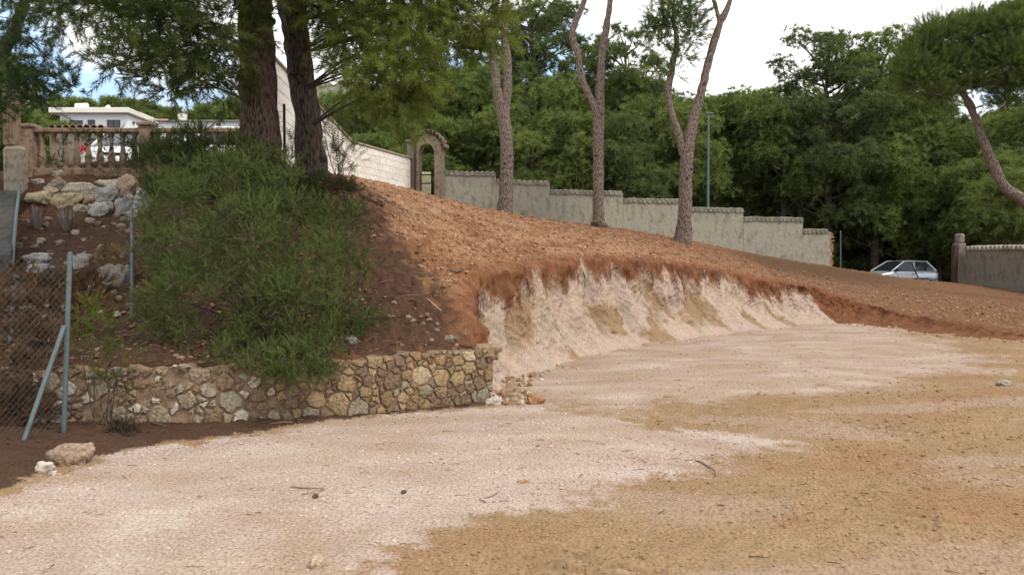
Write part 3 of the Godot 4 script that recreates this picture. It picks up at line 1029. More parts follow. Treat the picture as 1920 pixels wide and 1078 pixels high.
# a pine of the wood: crown between two heights of the photograph
func wood_pine(px: float, top: float, low: float, width: float, depth: float, style: int, label: String, group: String, tsize := 0.0) -> void:
	rng.seed = int(px * 7.0 + depth * 131.0 + top)
	var base := drop(px, depth)
	var ty := at(px, top, depth).y
	var ly := maxf(at(px, low, depth).y, base.y + 0.3)
	var t := thing("pine_tree", label, "tree", base, 0.0, group)
	var rx := width * 0.62 * depth / FPX
	var ry := maxf((ty - ly) * 0.5, 0.8)
	var mid := Vector3(0, (ty + ly) * 0.5 - base.y, 0)
	var size := tsize if tsize > 0.0 else 0.235 + (depth - 36.0) * 0.005
	var tfs: Array = []
	var cols := PackedColorArray()
	var np := int(clampf(10.0 + rx * ry * 1.6, 12.0, 34.0))
	if style == 1: np = int(np * 2.3)
	var mbt := MB.new()
	var lean := Vector3(rng.randf_range(-0.4, 0.4), 0, rng.randf_range(-0.3, 0.3))
	var hi := mid + Vector3(0, ry * 0.75, 0) + lean
	var tr := clampf(rx * 0.09, 0.11, 0.26)
	limb(mbt, [Vector3(0, -0.3, 0), lean * 0.3 + Vector3(0, hi.y * 0.35, 0), lean * 0.8 + Vector3(0, hi.y * 0.7, 0), hi], [tr, tr * 0.8, tr * 0.55, 0.03], 7)
	part("trunk", mbt, mats.bark_grey, t)
	var mbl := MB.new()
	var tone_a := Color(0.104, 0.138, 0.048)      # two greens of the same needles, mixed at random
	var tone_b := Color(0.235, 0.280, 0.086)
	if rng.randf() < 0.35:                        # some trees are a duller, greyer green than others
		tone_a = Color(0.086, 0.114, 0.050); tone_b = Color(0.185, 0.220, 0.086)
	for i in np:
		var d := rdir()
		if d.y < -0.6: d.y *= -0.5
		var rr := rng.randf_range(0.45, 0.82) if style != 1 else rng.randf_range(0.3, 1.0)
		var pr := minf(rx, ry * 1.3) * (rng.randf_range(0.30, 0.46) if style != 1 else rng.randf_range(0.15, 0.25))
		var o := mid + Vector3(d.x * rx, d.y * ry, d.z * rx) * rr
		var yy := rng.randf_range(-0.88, 0.8 if style != 1 else 0.97)
		var an := rng.randf() * TAU
		var ro := sqrt(rng.randf_range(0.12, 1.0)) * sqrt(1.0 - yy * yy * 0.72) * (0.84 if style != 1 else 1.0)
		o = mid + Vector3(cos(an) * rx * ro, yy * ry, sin(an) * rx * ro)
		var rad := Vector3(pr, pr * 0.72, pr)
		var dens := (1.1 if style != 1 else 0.7)
		fill_puff(tfs, cols, o, rad, int(clampf(dens * pr * pr * 15.0 / (size * size), 14.0, 900.0)), size, tone_a, tone_b, 0.45, 0.36)
		var on := lean * 0.6 + Vector3(0, clampf(o.y - pr * 0.6 - rx * 0.25, hi.y * 0.3, hi.y * 0.95), 0)
		limb(mbl, [on, on.lerp(o, 0.5) + Vector3(0, -0.1, 0), o], [tr * 0.35, tr * 0.22, 0.012], 5, 0.0, 3)
	part("limbs", mbl, mats.bark_grey, t)
	copies("crown", tuft_far, mats.needles, tfs, cols, t)

func build_wood() -> void:
	var g1 := "pines of the dense wood behind the boundary wall"
	for p in [[690, 197, 330, 165, 40, 0, "bright dome-crowned pine rising above the lower white block wall"], [770, 165, 350, 140, 43, 0, "bushy pine between the hanging pine boughs and the gateway arch"], [880, 135, 345, 180, 44, 0, "broad dome-topped pine behind the wall section next to the gateway"], [925, 195, 350, 120, 38, 0, "rounded green pine just behind the slim low-forked trunk"], [1000, 150, 360, 130, 42, 0, "bushy pine below the airy tall pine, behind the wall"], [1065, 140, 350, 150, 46, 0, "taller bushy pine behind the Y-shaped bare stem"], [1085, 215, 370, 130, 37.5, 3, "duller pine against the wall beside the Y-shaped stem"], [1150, 145, 340, 140, 46, 0, "bushy pine below the round airy top, behind the wood's front row"], [1180, 228, 390, 150, 37.5, 0, "light green rounded pine between the Y-shaped stem and the tufted pine"], [1235, 175, 360, 130, 43, 0, "bushy pine behind the tufted pine's shorter stem"], [1290, 215, 400, 120, 40, 3, "dull dark pine right behind the tufted pine's fork"], [1345, 183, 330, 120, 47, 0, "bushy pine directly behind the street lamp head"], [1400, 188, 360, 140, 45, 0, "bushy pine next to the one behind the street lamp"], [1465, 178, 380, 130, 43, 0, "bushy pine beside the tall pale clump"], [1010, 250, 385, 140, 36.5, 3, "low dull pine close behind the second wall step"], [840, 240, 370, 130, 38, 3, "low dark pine hugging the gateway's arch"], [720, 260, 350, 130, 36, 3, "low dark pine tucked behind the lower white block wall"]]:
		wood_pine(p[0], p[1], p[2], p[3], p[4], p[5], p[6], g1)
	wood_pine(1003, 8, 215, 150, 45, 1, "tallest airy pine of the wood, sky showing through its wide crown", "airy pines above the wood")
	wood_pine(925, 50, 200, 120, 47, 1, "airy pine half hidden by the slim low-forked trunk's top", "airy pines above the wood")
	wood_pine(1095, 82, 170, 75, 48, 1, "slim airy pine top between two stems of a forked trunk", "airy pines above the wood")
	wood_pine(1180, 52, 230, 130, 45, 1, "round airy pine top beside the tall forked pine with a green tuft", "airy pines above the wood")
	for p in [[1555, 64, 440, 175, 42.5, 1, "tall pale green airy pine at the edge of the clump nearest the lamp"], [1640, 68, 450, 185, 43.5, 1, "tall pale green airy pine in the middle of the clump"], [1705, 100, 420, 140, 44.5, 1, "pale airy pine touching the umbrella pine's crown"]]:
		wood_pine(p[0], p[1], p[2], p[3], p[4], p[5], p[6], "tall pines above the street")
	for p in [[1545, 230, 445, 190, 45.0, 3, "low-boughed pine above the broken end of the grey wall"], [1650, 230, 462, 215, 46.0, 3, "wide low-boughed pine hanging over the silver car"], [1745, 250, 462, 190, 45.5, 3, "low-boughed pine above the stone gatepost"], [1600, 330, 470, 150, 47.5, 3, "dark low pine behind the silver car's bonnet"], [1500, 400, 540, 130, 48, 2, "dark thicket behind the wall's broken end"], [1590, 420, 545, 130, 50, 2, "dark thicket behind the thin post with wire"], [1680, 420, 545, 140, 51, 2, "dark thicket behind the silver car's roof"], [1770, 415, 545, 130, 48.5, 2, "dark thicket behind the stone gatepost"]]:
		wood_pine(p[0], p[1], p[2], p[3], p[4], p[5], p[6], "low pines over the street")
	for p in [[1850, 270, 460, 150, 40, 0, "green pine just past the stone gatepost, behind the far wall"], [1925, 235, 455, 150, 42, 0, "green pine showing under the umbrella pine's bent trunk"], [2000, 200, 450, 190, 42, 0, "broad green pine behind the umbrella pine's base"], [1880, 330, 465, 120, 36, 3, "low dull pine leaning over the far wall"]]:
		wood_pine(p[0], p[1], p[2], p[3], p[4], p[5], p[6], "pines beyond the far wall")
	var i := 0
	for px in range(590, 2120, 70):
		i += 1
		wood_pine(px + 11.0 * sin(i * 4.7), 205.0 + 22.0 * sin(i * 2.3), 440, 150, 57.0 + 5.0 * sin(i * 1.9), 2, "dark pine deep in the wood behind the front rows", "pines deep in the wood", 0.45)
	i = 0
	for px in range(640, 2080, 62):
		i += 1
		wood_pine(px + 9.0 * sin(i * 3.1), 318.0 + 26.0 * sin(i * 1.7), 520, 130, 47.0 + 3.0 * sin(i * 2.9), 2, "low dark bushy pine filling the undergrowth of the wood", "undergrowth of the wood", 0.42)
	for p in [[20, 105, 345, 150, 27, 2], [-70, 60, 345, 180, 28, 2], [85, 215, 330, 90, 30, 3], [-10, 200, 350, 130, 24, 2]]:
		wood_pine(p[0], p[1], p[2], p[3], p[4], p[5], "dark bushy pine standing behind the balustrade's tall pillar", "dark pines behind the balustrade", 0.24)
	i = 0
	for q in [[125, 186, 50], [160, 190, 44], [190, 180, 55], [228, 190, 50], [262, 192, 46], [300, 200, 50], [335, 212, 46], [370, 206, 40], [405, 200, 50], [440, 190, 60], [100, 196, 60], [475, 196, 60]]:
		i += 1
		wood_pine(q[0], q[1], q[1] + 42.0, q[2] * 1.15, 126.0 + 5.0 * sin(i * 2.7), 2, "small rounded pine on the far wooded ridge behind the white houses", "pines on the far ridge", 0.95)

# ---- pines that stand on the plot: stems given as [px, py, depth, width px]
func stem(mb: MB, pts: Array, sides := 14, bump := 0.025, per := 8, origin := Vector3.ZERO) -> void:
	var a: Array = []
	var r: Array = []
	for p in pts:
		a.append(at(p[0], p[1], p[2]) - origin)
		r.append(p[3] * 0.5 * p[2] / FPX)
	limb(mb, a, r, sides, bump, per)

func knots(mb: MB, pts: Array, n: int, origin: Vector3) -> void:
	# stubs of cut branches on a stem
	for i in n:
		var k := rng.randi_range(0, pts.size() - 2)
		var t := rng.randf()
		var p := at(lerpf(pts[k][0], pts[k + 1][0], t), lerpf(pts[k][1], pts[k + 1][1], t), pts[k][2]) - origin
		var r: float = lerpf(pts[k][3], pts[k + 1][3], t) * 0.5 * pts[k][2] / FPX
		var an := rng.randf_range(-0.3, PI + 0.3)
		var d := Vector3(cos(an), 0.25, sin(an)).normalized()
		mb.tube([p + d * r * 0.5, p + d * (r + 0.02), p + d * (r + rng.randf_range(0.03, 0.09))], [r * 0.34, r * 0.26, r * 0.16], 7)

func build_plot_pines() -> void:
	# the two big trunks at the top of the bank
	rng.seed = 501
	var b1 := drop(488, 12.6)
	var t1 := thing("pine_tree", "thick red-barked pine trunk rising straight out of the shrub", "tree", b1)
	var mb := MB.new()
	var s1 := [[490, 352, 12.6, 92], [489, 300, 12.6, 74], [484, 200, 12.6, 67], [481, 100, 12.6, 64], [478, 0, 12.6, 60], [476, -120, 12.6, 54], [470, -300, 12.6, 44], [474, -520, 12.6, 26]]
	stem(mb, s1, 26, 0.035, 12, b1)
	knots(mb, s1.slice(1, 5), 10, b1)
	part("trunk", mb, mats.bark_red, t1)
	var puffs1 := [[120, 0, 11.5, 70, 45], [190, 22, 11.3, 75, 50], [265, 35, 11.0, 80, 60], [345, 55, 10.8, 85, 70], [415, 45, 11.4, 70, 75], [262, 105, 10.8, 60, 40], [330, 118, 10.8, 70, 52], [400, 120, 11.3, 55, 50], [318, 172, 10.7, 30, 30], [222, 132, 11.0, 28, 24], [425, 165, 12.0, 25, 35], [372, 150, 11.0, 30, 24], [150, -90, 11.5, 130, 70], [300, -90, 11, 140, 80], [430, -130, 11, 120, 100], [250, -220, 11.8, 200, 100], [480, -300, 12.2, 200, 120], [90, -190, 10.5, 140, 80], [350, -180, 9.5, 150, 70]]
	var mbl := MB.new()
	pine_foliage(t1, b1, mbl, puffs1, s1, Color(0.062, 0.082, 0.028), Color(0.145, 0.170, 0.052), 0.9, -0.15)
	part("limbs", mbl, mats.bark_red, t1)
	rng.seed = 502
	var b2 := drop(588, 13.1)
	var t2 := thing("pine_tree", "dark furrowed pine trunk, forked at the top, beside the white block wall", "tree", b2)
	mb = MB.new()
	var s2 := [[586, 352, 13.1, 70], [583, 310, 13.1, 52], [576, 240, 13.1, 47], [567, 170, 13.1, 45], [559, 100, 13.1, 44], [553, 40, 13.1, 43], [549, 0, 13.1, 41], [545, -120, 13.1, 36], [560, -320, 13.1, 28], [575, -520, 13.1, 14]]
	stem(mb, s2, 24, 0.05, 12, b2)
	stem(mb, [[556, 95, 13.15, 30], [541, 50, 13.2, 27], [530, 0, 13.3, 25], [515, -110, 13.4, 22], [505, -250, 13.5, 12]], 14, 0.03, 8, b2)
	knots(mb, s2.slice(1, 6), 5, b2)
	part("trunk", mb, mats.bark_dark, t2)
	var puffs2 := [[625, 20, 12.2, 55, 60], [690, 30, 11.6, 75, 60], [760, 40, 11.4, 75, 60], [700, 100, 11.4, 60, 50], [765, 105, 11.2, 55, 50], [735, 155, 11.2, 70, 48], [742, 200, 11.2, 52, 36], [700, 175, 11.3, 36, 34], [780, 175, 11.3, 30, 34], [830, 30, 11.8, 70, 45], [890, 40, 12.0, 52, 45], [835, 80, 12.0, 50, 35], [910, 85, 12.2, 34, 26], [632, 128, 14.0, 22, 20], [650, 70, 13.5, 40, 40], [805, 130, 12.4, 26, 30], [590, 10, 13.5, 40, 40], [700, -90, 11.5, 150, 80], [860, -80, 12, 110, 70], [600, -140, 12, 160, 100], [780, -200, 12, 180, 90], [640, -300, 12.8, 200, 110], [560, -430, 13, 170, 100]]
	mbl = MB.new()
	pine_foliage(t2, b2, mbl, puffs2, s2, Color(0.092, 0.116, 0.026), Color(0.230, 0.262, 0.060), 1.1, -0.35)
	part("limbs", mbl, mats.bark_dark, t2)
	# an overhanging crown at the edge of the terraces
	rng.seed = 503
	var b3 := drop(-130, 15.5)
	var t3 := thing("pine_tree", "leaning pine with blue-green feathery boughs reaching over the balustrade pillar", "tree", b3)
	mb = MB.new()
	var s3 := [[-150, 470, 15.5, 48], [-120, 300, 15.5, 42], [-60, 180, 15.5, 36], [0, 95, 15.5, 30], [25, 60, 15.5, 20], [45, 0, 15.5, 14], [40, -80, 15.5, 8]]
	stem(mb, s3, 12, 0.03, 8, b3)
	part("trunk", mb, mats.bark_dark, t3)
	var puffs3 := [[20, 30, 15, 50, 35], [60, 15, 15, 45, 30], [60, 75, 15, 38, 26], [100, 30, 15.2, 30, 24], [25, 110, 15, 45, 30], [90, 110, 15.2, 30, 22], [110, 145, 15.2, 26, 20], [60, 150, 15.3, 40, 26], [20, 170, 15.5, 50, 36], [135, 165, 15.2, 18, 12], [75, 195, 15.5, 34, 24], [-40, 60, 15.5, 60, 60], [-50, 180, 15.5, 60, 60], [0, -60, 15.5, 110, 60]]
	mbl = MB.new()
	pine_foliage(t3, b3, mbl, puffs3, s3, Color(0.042, 0.068, 0.032), Color(0.100, 0.140, 0.060), 0.55, 0.1)
	part("limbs", mbl, mats.bark_dark, t3)
	# three slender pines in front of the boundary wall
	rng.seed = 504
	var b4 := drop(946, 27.0)
	var t4 := thing("pine_tree", "slim pine forked low, standing before the wall section beside the gate", "tree", b4)
	mb = MB.new()
	var s4 := [[946, 412, 27, 40], [947, 395, 27, 31], [950, 330, 27, 25], [949, 260, 27, 24], [943, 212, 27, 24], [932, 165, 27, 17], [926, 110, 27, 15], [924, 60, 27, 14], [930, -40, 27, 12], [920, -180, 27, 7]]
	stem(mb, s4, 14, 0.03, 10, b4)
	stem(mb, [[946, 222, 27, 17], [951, 170, 27, 17], [951, 110, 27, 16], [945, 60, 27, 14], [950, -40, 27, 12], [960, -180, 27, 7]], 12, 0.03, 8, b4)
	knots(mb, s4.slice(1, 7), 5, b4)
	part("trunk", mb, mats.bark_pale, t4)
	mbl = MB.new()
	pine_foliage(t4, b4, mbl, [[925, -110, 27, 90, 50], [980, -160, 27, 90, 50], [900, -200, 27, 90, 50], [940, -250, 27, 90, 50]], s4, Color(0.042, 0.070, 0.014), Color(0.105, 0.150, 0.030), 0.5, 0.3, 0.42)
	part("limbs", mbl, mats.bark_pale, t4)
	rng.seed = 505
	var b5 := drop(1121, 27.0)
	var t5 := thing("pine_tree", "bare pale pine stem forking into a tall Y, burl at its foot", "tree", b5)
	mb = MB.new()
	var s5 := [[1121, 440, 27, 30], [1122, 420, 27, 27], [1122, 400, 27, 21], [1122, 330, 27, 20], [1122, 260, 27, 20], [1124, 205, 27, 20], [1126, 150, 27, 15], [1130, 95, 27, 14], [1138, 45, 27, 13], [1144, 0, 27, 11], [1142, -90, 27, 9], [1150, -200, 27, 6]]
	stem(mb, s5, 14, 0.025, 10, b5)
	stem(mb, [[1121, 215, 27, 16], [1110, 190, 27, 13], [1092, 150, 27, 12], [1084, 105, 27, 12], [1073, 68, 27, 13], [1080, 40, 27, 11], [1096, 0, 27, 10], [1120, -90, 27, 8], [1110, -180, 27, 5]], 12, 0.025, 8, b5)
	knots(mb, s5.slice(3, 9), 9, b5)
	mb.rock(at(1122, 421, 26.85) - b5, Vector3(0.26, 0.17, 0.24), nz, 4.0, 6, 0.35)
	part("trunk", mb, mats.bark_pale, t5)
	mbl = MB.new()
	pine_foliage(t5, b5, mbl, [[1100, -120, 27, 80, 40], [1160, -150, 27, 90, 45], [1120, -220, 27, 100, 50]], s5, Color(0.042, 0.070, 0.014), Color(0.105, 0.150, 0.030), 0.5, 0.3, 0.42)
	part("limbs", mbl, mats.bark_pale, t5)
	rng.seed = 506
	var b6 := drop(1283, 26.0)
	var t6 := thing("pine_tree", "forked pine with one green tuft on its shorter stem, near the lamp post", "tree", b6)
	mb = MB.new()
	var s6 := [[1280, 470, 26, 42], [1281, 448, 26, 33], [1284, 410, 26, 26], [1286, 340, 26, 24], [1289, 285, 26, 24], [1300, 230, 26, 19], [1316, 170, 26, 16], [1328, 120, 26, 15], [1341, 75, 26, 14], [1352, 40, 26, 13], [1366, 10, 26, 10], [1385, -60, 26, 8], [1400, -160, 26, 5]]
	stem(mb, s6, 14, 0.03, 10, b6)
	stem(mb, [[1284, 292, 26, 18], [1272, 250, 26, 14], [1258, 205, 26, 12], [1254, 165, 26, 12], [1262, 120, 26, 12], [1270, 80, 26, 9], [1262, 30, 26, 6], [1268, -40, 26, 3]], 12, 0.025, 8, b6)
	stem(mb, [[1351, 44, 26, 9], [1343, 15, 26, 8], [1335, -20, 26, 7], [1330, -120, 26, 4]], 10, 0.02, 6, b6)
	knots(mb, s6.slice(3, 9), 8, b6)
	part("trunk", mb, mats.bark_pale, t6)
	mbl = MB.new()
	pine_foliage(t6, b6, mbl, [[1262, 50, 26, 38, 34], [1235, 35, 26, 24, 22], [1292, 25, 26, 26, 24], [1262, 5, 26, 40, 26], [1240, 80, 26, 24, 20], [1292, 70, 26, 22, 20], [1275, 105, 26, 26, 20], [1262, 135, 26, 16, 14], [1222, 55, 26, 14, 12], [1306, 50, 26, 14, 12], [1262, -50, 26, 40, 30], [1385, -120, 26, 80, 40], [1330, -170, 26, 80, 40]], [[1284, 292, 26, 18], [1258, 205, 26, 12], [1254, 165, 26, 12], [1262, 120, 26, 12], [1270, 80, 26, 9], [1262, 30, 26, 6]], Color(0.055, 0.085, 0.022), Color(0.130, 0.180, 0.050), 0.75, 0.3, 0.40)
	part("limbs", mbl, mats.bark_pale, t6)
	# the umbrella pine at the edge
	rng.seed = 507
	var b7 := drop(1985, 25.0)
	var t7 := thing("pine_tree", "umbrella pine with a dark domed crown on a bent leaning trunk", "tree", b7)
	mb = MB.new()
	var s7 := [[1990, 520, 25, 30], [1975, 440, 25, 26], [1925, 380, 25, 21], [1885, 350, 25, 18], [1862, 305, 25, 17], [1840, 250, 25, 14], [1824, 205, 25, 13], [1806, 170, 25, 12], [1795, 130, 25, 8], [1800, 90, 25, 5]]
	stem(mb, s7, 14, 0.03, 10, b7)
	part("trunk", mb, mats.bark_pale, t7)
	var puffs7: Array = []
	for q in [[1700, 130, 34, 26], [1725, 95, 40, 30], [1770, 65, 44, 28], [1820, 55, 46, 26], [1870, 62, 46, 28], [1915, 50, 48, 28], [1960, 40, 60, 34], [1740, 150, 44, 28], [1790, 120, 50, 32], [1850, 110, 50, 34], [1905, 110, 50, 34], [1700, 160, 26, 18], [1770, 178, 34, 16], [1900, 165, 44, 22], [1835, 160, 34, 20], [1960, 130, 60, 40], [1915, 25, 40, 20], [2020, 90, 70, 50], [1885, 195, 30, 10]]:
		for dd in [-1.1, 0.0, 1.1]:
			puffs7.append([q[0] + rng.randf_range(-12, 12), q[1] + rng.randf_range(-6, 6), 25.0 + dd + rng.randf_range(-0.4, 0.4), q[2] * 0.85, q[3] * 0.9])
	mbl = MB.new()
	pine_foliage(t7, b7, mbl, puffs7, [[1862, 305, 25, 18], [1840, 250, 25, 17], [1824, 205, 25, 15], [1806, 170, 25, 12]], Color(0.070, 0.098, 0.030), Color(0.160, 0.196, 0.058), 0.9, 0.45, 0.26)
	part("limbs", mbl, mats.bark_pale, t7)

func pine_foliage(t: Node3D, base: Vector3, mbl: MB, puffs: Array, st: Array, tone_a: Color, tone_b: Color, dens: float, lift: float, size := 0.34) -> void:
	var tfs: Array = []
	var cols := PackedColorArray()
	for p in puffs:
		var o := at(p[0], p[1], p[2]) - base
		var sc: float = p[2] / FPX
		var rad := Vector3(p[3] * sc, p[4] * sc, p[3] * sc * 0.9)
		var n := int(dens * clampf(rad.x * rad.y * 80.0 / (size * size), 40.0, 620.0))
		fill_puff(tfs, cols, o, rad, n, size, tone_a, tone_b, lift, 0.5)
		# a limb from the nearest higher place on the stem
		var best := 1e9
		var from := Vector3()
		for k in st:
			var q := at(k[0], k[1], k[2]) - base
			var w := q.distance_to(o) + maxf(0.0, o.y - q.y) * 0.3
			if w < best:
				best = w; from = q
		var midp := from.lerp(o, 0.55) + Vector3(rng.randf_range(-0.1, 0.1), from.distance_to(o) * 0.08, rng.randf_range(-0.1, 0.1))
		var r0 := clampf(from.distance_to(o) * 0.009, 0.012, 0.034)
		limb(mbl, [from, midp, o], [r0, r0 * 0.6, 0.008], 6, 0.0, 5)
		for k in 5:
			var e := o + rdir() * rad * 0.8
			mbl.tube([o.lerp(from, 0.15), o.lerp(e, 0.6) + Vector3(0, -0.03, 0), e], [0.011, 0.007, 0.003], 4)
	copies("crown", spray_near, mats.needles, tfs, cols, t)

func shrub(called: String, label: String, category: String, root: Array, puffs: Array, mesh: ArrayMesh, material: Material, tone_a: Color, tone_b: Color, size: float, dens: float, lift: float, stem_mat: Material, stem_r := 0.02, shell := 0.5, clumps := 1) -> Node3D:
	var base := drop(root[0], root[1])
	var t := thing(called, label, category, base)
	var tfs: Array = []
	var cols := PackedColorArray()
	var mb := MB.new()
	for p in puffs:
		var o := at(p[0], p[1], p[2]) - base
		var sc: float = p[2] / FPX
		var rad := Vector3(p[3] * sc, p[4] * sc, p[3] * sc * 0.8)
		var n := int(dens * clampf(rad.x * rad.y * 32.0 / (size * size), 6.0, 1500.0))
		for c in clumps:
			var co := o
			var cr := rad
			if clumps > 1:
				co = o + rdir() * rad * 0.8
				cr = rad * rng.randf_range(0.3, 0.5)
			fill_puff(tfs, cols, co, cr, int(ceil(float(n) / clumps)), size, tone_a, tone_b, lift, shell)
		var a := Vector3(rng.randf_range(-0.12, 0.12), -0.1, rng.randf_range(-0.12, 0.12))
		limb(mb, [a, a.lerp(o, 0.5) + Vector3(rng.randf_range(-0.1, 0.1), 0.12, rng.randf_range(-0.1, 0.1)), o], [stem_r, stem_r * 0.7, stem_r * 0.2], 5, 0.0, 4)
		for k in 4:
			var e := o + rdir() * rad * 0.9
			mb.tube([o, o.lerp(e, 0.5) + Vector3(0, 0.03, 0), e], [stem_r * 0.25, stem_r * 0.18, 0.002], 4)
	part("stems", mb, stem_mat, t)
	copies("foliage", mesh, material, tfs, cols, t)
	return t

func build_shrubs() -> void:
	rng.seed = 601
	shrub("leafy_shrub", "large green feathery shrub spilling over the stone retaining wall", "shrub", [480, 9.7],
		[[300, 410, 9.9, 42, 50], [375, 380, 9.9, 66, 50], [465, 355, 10.0, 76, 52], [555, 375, 10.0, 76, 50], [630, 425, 10.0, 50, 55], [285, 490, 9.6, 40, 55], [365, 465, 9.3, 75, 60], [465, 445, 9.1, 90, 65], [565, 465, 9.2, 85, 60], [645, 510, 9.6, 50, 50], [285, 565, 9.4, 38, 45], [360, 550, 8.9, 80, 60], [460, 540, 8.7, 90, 65], [560, 550, 8.7, 90, 60], [645, 580, 9.1, 55, 48], [325, 620, 9.0, 45, 34], [410, 632, 8.6, 75, 42], [510, 640, 8.5, 85, 48], [600, 640, 8.5, 60, 45], [540, 680, 7.98, 56, 34], [595, 668, 8.1, 48, 32], [490, 678, 7.95, 34, 26], [690, 600, 9.4, 30, 20], [660, 625, 9.1, 34, 24], [562, 708, 7.9, 40, 20], [520, 702, 7.9, 32, 20], [600, 692, 8.02, 34, 22], [430, 668, 8.0, 40, 22], [420, 330, 10.6, 60, 40], [505, 315, 10.8, 50, 36], [345, 345, 10.6, 50, 40]],
		sprig_leafy, mats.leaves, Color(0.056, 0.076, 0.027), Color(0.160, 0.188, 0.062), 0.092, 0.95, 0.25, mats.bark_dark, 0.02, 0.5, 12)
	rng.seed = 602
	shrub("scrubby_shrub", "dull olive scrub growing round the feet of the two big pine trunks", "shrub", [420, 12.2],
		[[300, 300, 11.6, 45, 40], [350, 270, 11.8, 50, 35], [410, 285, 11.6, 60, 45], [460, 300, 11.6, 55, 45], [520, 315, 12.0, 50, 32], [320, 340, 11.2, 60, 45], [420, 345, 11.1, 70, 45], [510, 350, 11.2, 65, 38], [600, 355, 12.4, 48, 26], [645, 355, 12.8, 30, 18], [270, 330, 12.0, 30, 40], [380, 310, 11.5, 60, 40]],
		sprig_leafy, mats.leaves, Color(0.052, 0.068, 0.026), Color(0.130, 0.150, 0.054), 0.11, 1.3, 0.6, mats.bark_dark, 0.014, 0.45, 5)
	rng.seed = 603
	shrub("oleander_shrub", "loose grey-green shrub with narrow leaves against the white block wall", "shrub", [640, 14.3],
		[[610, 235, 14.2, 14, 20], [635, 225, 14.2, 14, 16], [625, 260, 14.2, 22, 22], [645, 285, 14.2, 24, 22], [615, 290, 14.2, 16, 24], [665, 300, 14.2, 14, 14], [635, 315, 14.2, 26, 14], [540, 300, 14.0, 9, 26], [545, 265, 14.0, 6, 22]],
		sprig_long, mats.leaves, Color(0.075, 0.095, 0.045), Color(0.17, 0.20, 0.11), 0.22, 0.85, 0.7, mats.bark_dark, 0.010)
	rng.seed = 604
	shrub("sapling", "thin young sapling with sparse olive leaves between fence post and stone wall", "sapling", [188, 7.75],
		[[165, 600, 7.7, 30, 22], [200, 615, 7.7, 36, 24], [150, 640, 7.7, 28, 20], [185, 660, 7.7, 40, 26], [225, 665, 7.7, 26, 22], [165, 700, 7.7, 32, 20], [210, 710, 7.7, 34, 24], [240, 700, 7.7, 16, 16], [160, 580, 7.9, 16, 16]],
		sprig_leafy, mats.leaves, Color(0.050, 0.070, 0.014), Color(0.125, 0.150, 0.032), 0.115, 0.34, 0.4, mats.bark_dark, 0.007)
	rng.seed = 605
	shrub("dry_bush", "small dead grey bush of bare twigs at the foot of the stone wall", "bush", [232, 7.55],
		[[215, 812, 7.5, 20, 16], [245, 818, 7.5, 22, 14], [232, 800, 7.5, 22, 14], [230, 826, 7.4, 28, 10]],
		blade_tuft, mats.leaves, Color(0.045, 0.036, 0.028), Color(0.11, 0.090, 0.066), 0.09, 1.3, 0.5, mats.bark_dark, 0.005)
	rng.seed = 606
	shrub("balcony_shrub", "spiky dark green palm-like plant beside the balustrade's middle pillar", "plant", [275, 17.6],
		[[272, 290, 17.6, 22, 22], [288, 275, 17.6, 16, 20], [262, 305, 17.6, 16, 12], [300, 300, 17.6, 20, 18]],
		sprig_long, mats.leaves, Color(0.040, 0.060, 0.026), Color(0.095, 0.120, 0.048), 0.30, 1.3, 0.6, mats.bark_dark, 0.012)
	rng.seed = 607
	shrub("climber", "thin rose-like climber with dark leaves tangled in the balusters", "plant", [215, 17.75],
		[[115, 272, 17.62, 8, 8], [150, 250, 17.62, 12, 7], [160, 268, 17.62, 12, 8], [185, 262, 17.62, 12, 10], [200, 285, 17.62, 10, 10], [235, 270, 17.62, 16, 12], [112, 300, 17.62, 8, 8], [92, 302, 17.62, 7, 8], [255, 285, 17.62, 14, 12], [225, 250, 17.62, 10, 6], [185, 300, 17.62, 8, 10]],
		sprig_leafy, mats.leaves, Color(0.018, 0.036, 0.014), Color(0.045, 0.075, 0.024), 0.16, 0.9, 0.3, mats.bark_dark, 0.007)
	# dry yellow grass hanging down by the boulder
	rng.seed = 608
	shrub("dry_grass_clump", "dry straw-coloured grass clump hanging over the round boulder", "grass", [200, 12.3],
		[[198, 470, 12.3, 12, 26], [192, 500, 12.3, 12, 22], [205, 520, 12.2, 14, 14], [210, 560, 11.7, 14, 26], [220, 600, 11.3, 14, 28], [200, 610, 11.2, 12, 20]],
		blade_tuft, mats.leaves, Color(0.16, 0.095, 0.045), Color(0.34, 0.22, 0.10), 0.26, 1.3, -0.5, mats.bark_dark, 0.005)
	rng.seed = 609
	shrub("bramble", "rust-brown withered bramble caught in the wire fence", "bramble", [70, 8.3],
		[[40, 640, 8.2, 36, 30], [90, 650, 8.2, 30, 34], [50, 700, 8.1, 40, 34], [95, 720, 8.0, 26, 34], [30, 760, 7.8, 36, 30], [80, 780, 7.8, 30, 26], [20, 590, 8.8, 36, 34], [80, 580, 9.0, 34, 30], [150, 590, 9.2, 30, 26], [170, 540, 10.2, 26, 26], [100, 540, 10.2, 36, 26], [40, 530, 10.2, 36, 24]],
		blade_tuft, mats.leaves, Color(0.055, 0.036, 0.022), Color(0.16, 0.090, 0.046), 0.17, 1.9, 0.2, mats.bark_dark, 0.006)
	rng.seed = 610
	shrub("green_weed", "yellow-green weedy sprout growing beside the leaning fence post", "weed", [165, 8.6],
		[[170, 570, 8.6, 22, 18], [160, 600, 8.6, 22, 16], [185, 590, 8.6, 18, 16]],
		sprig_leafy, mats.leaves, Color(0.075, 0.080, 0.018), Color(0.17, 0.165, 0.040), 0.12, 0.6, 0.6, mats.bark_dark, 0.006)
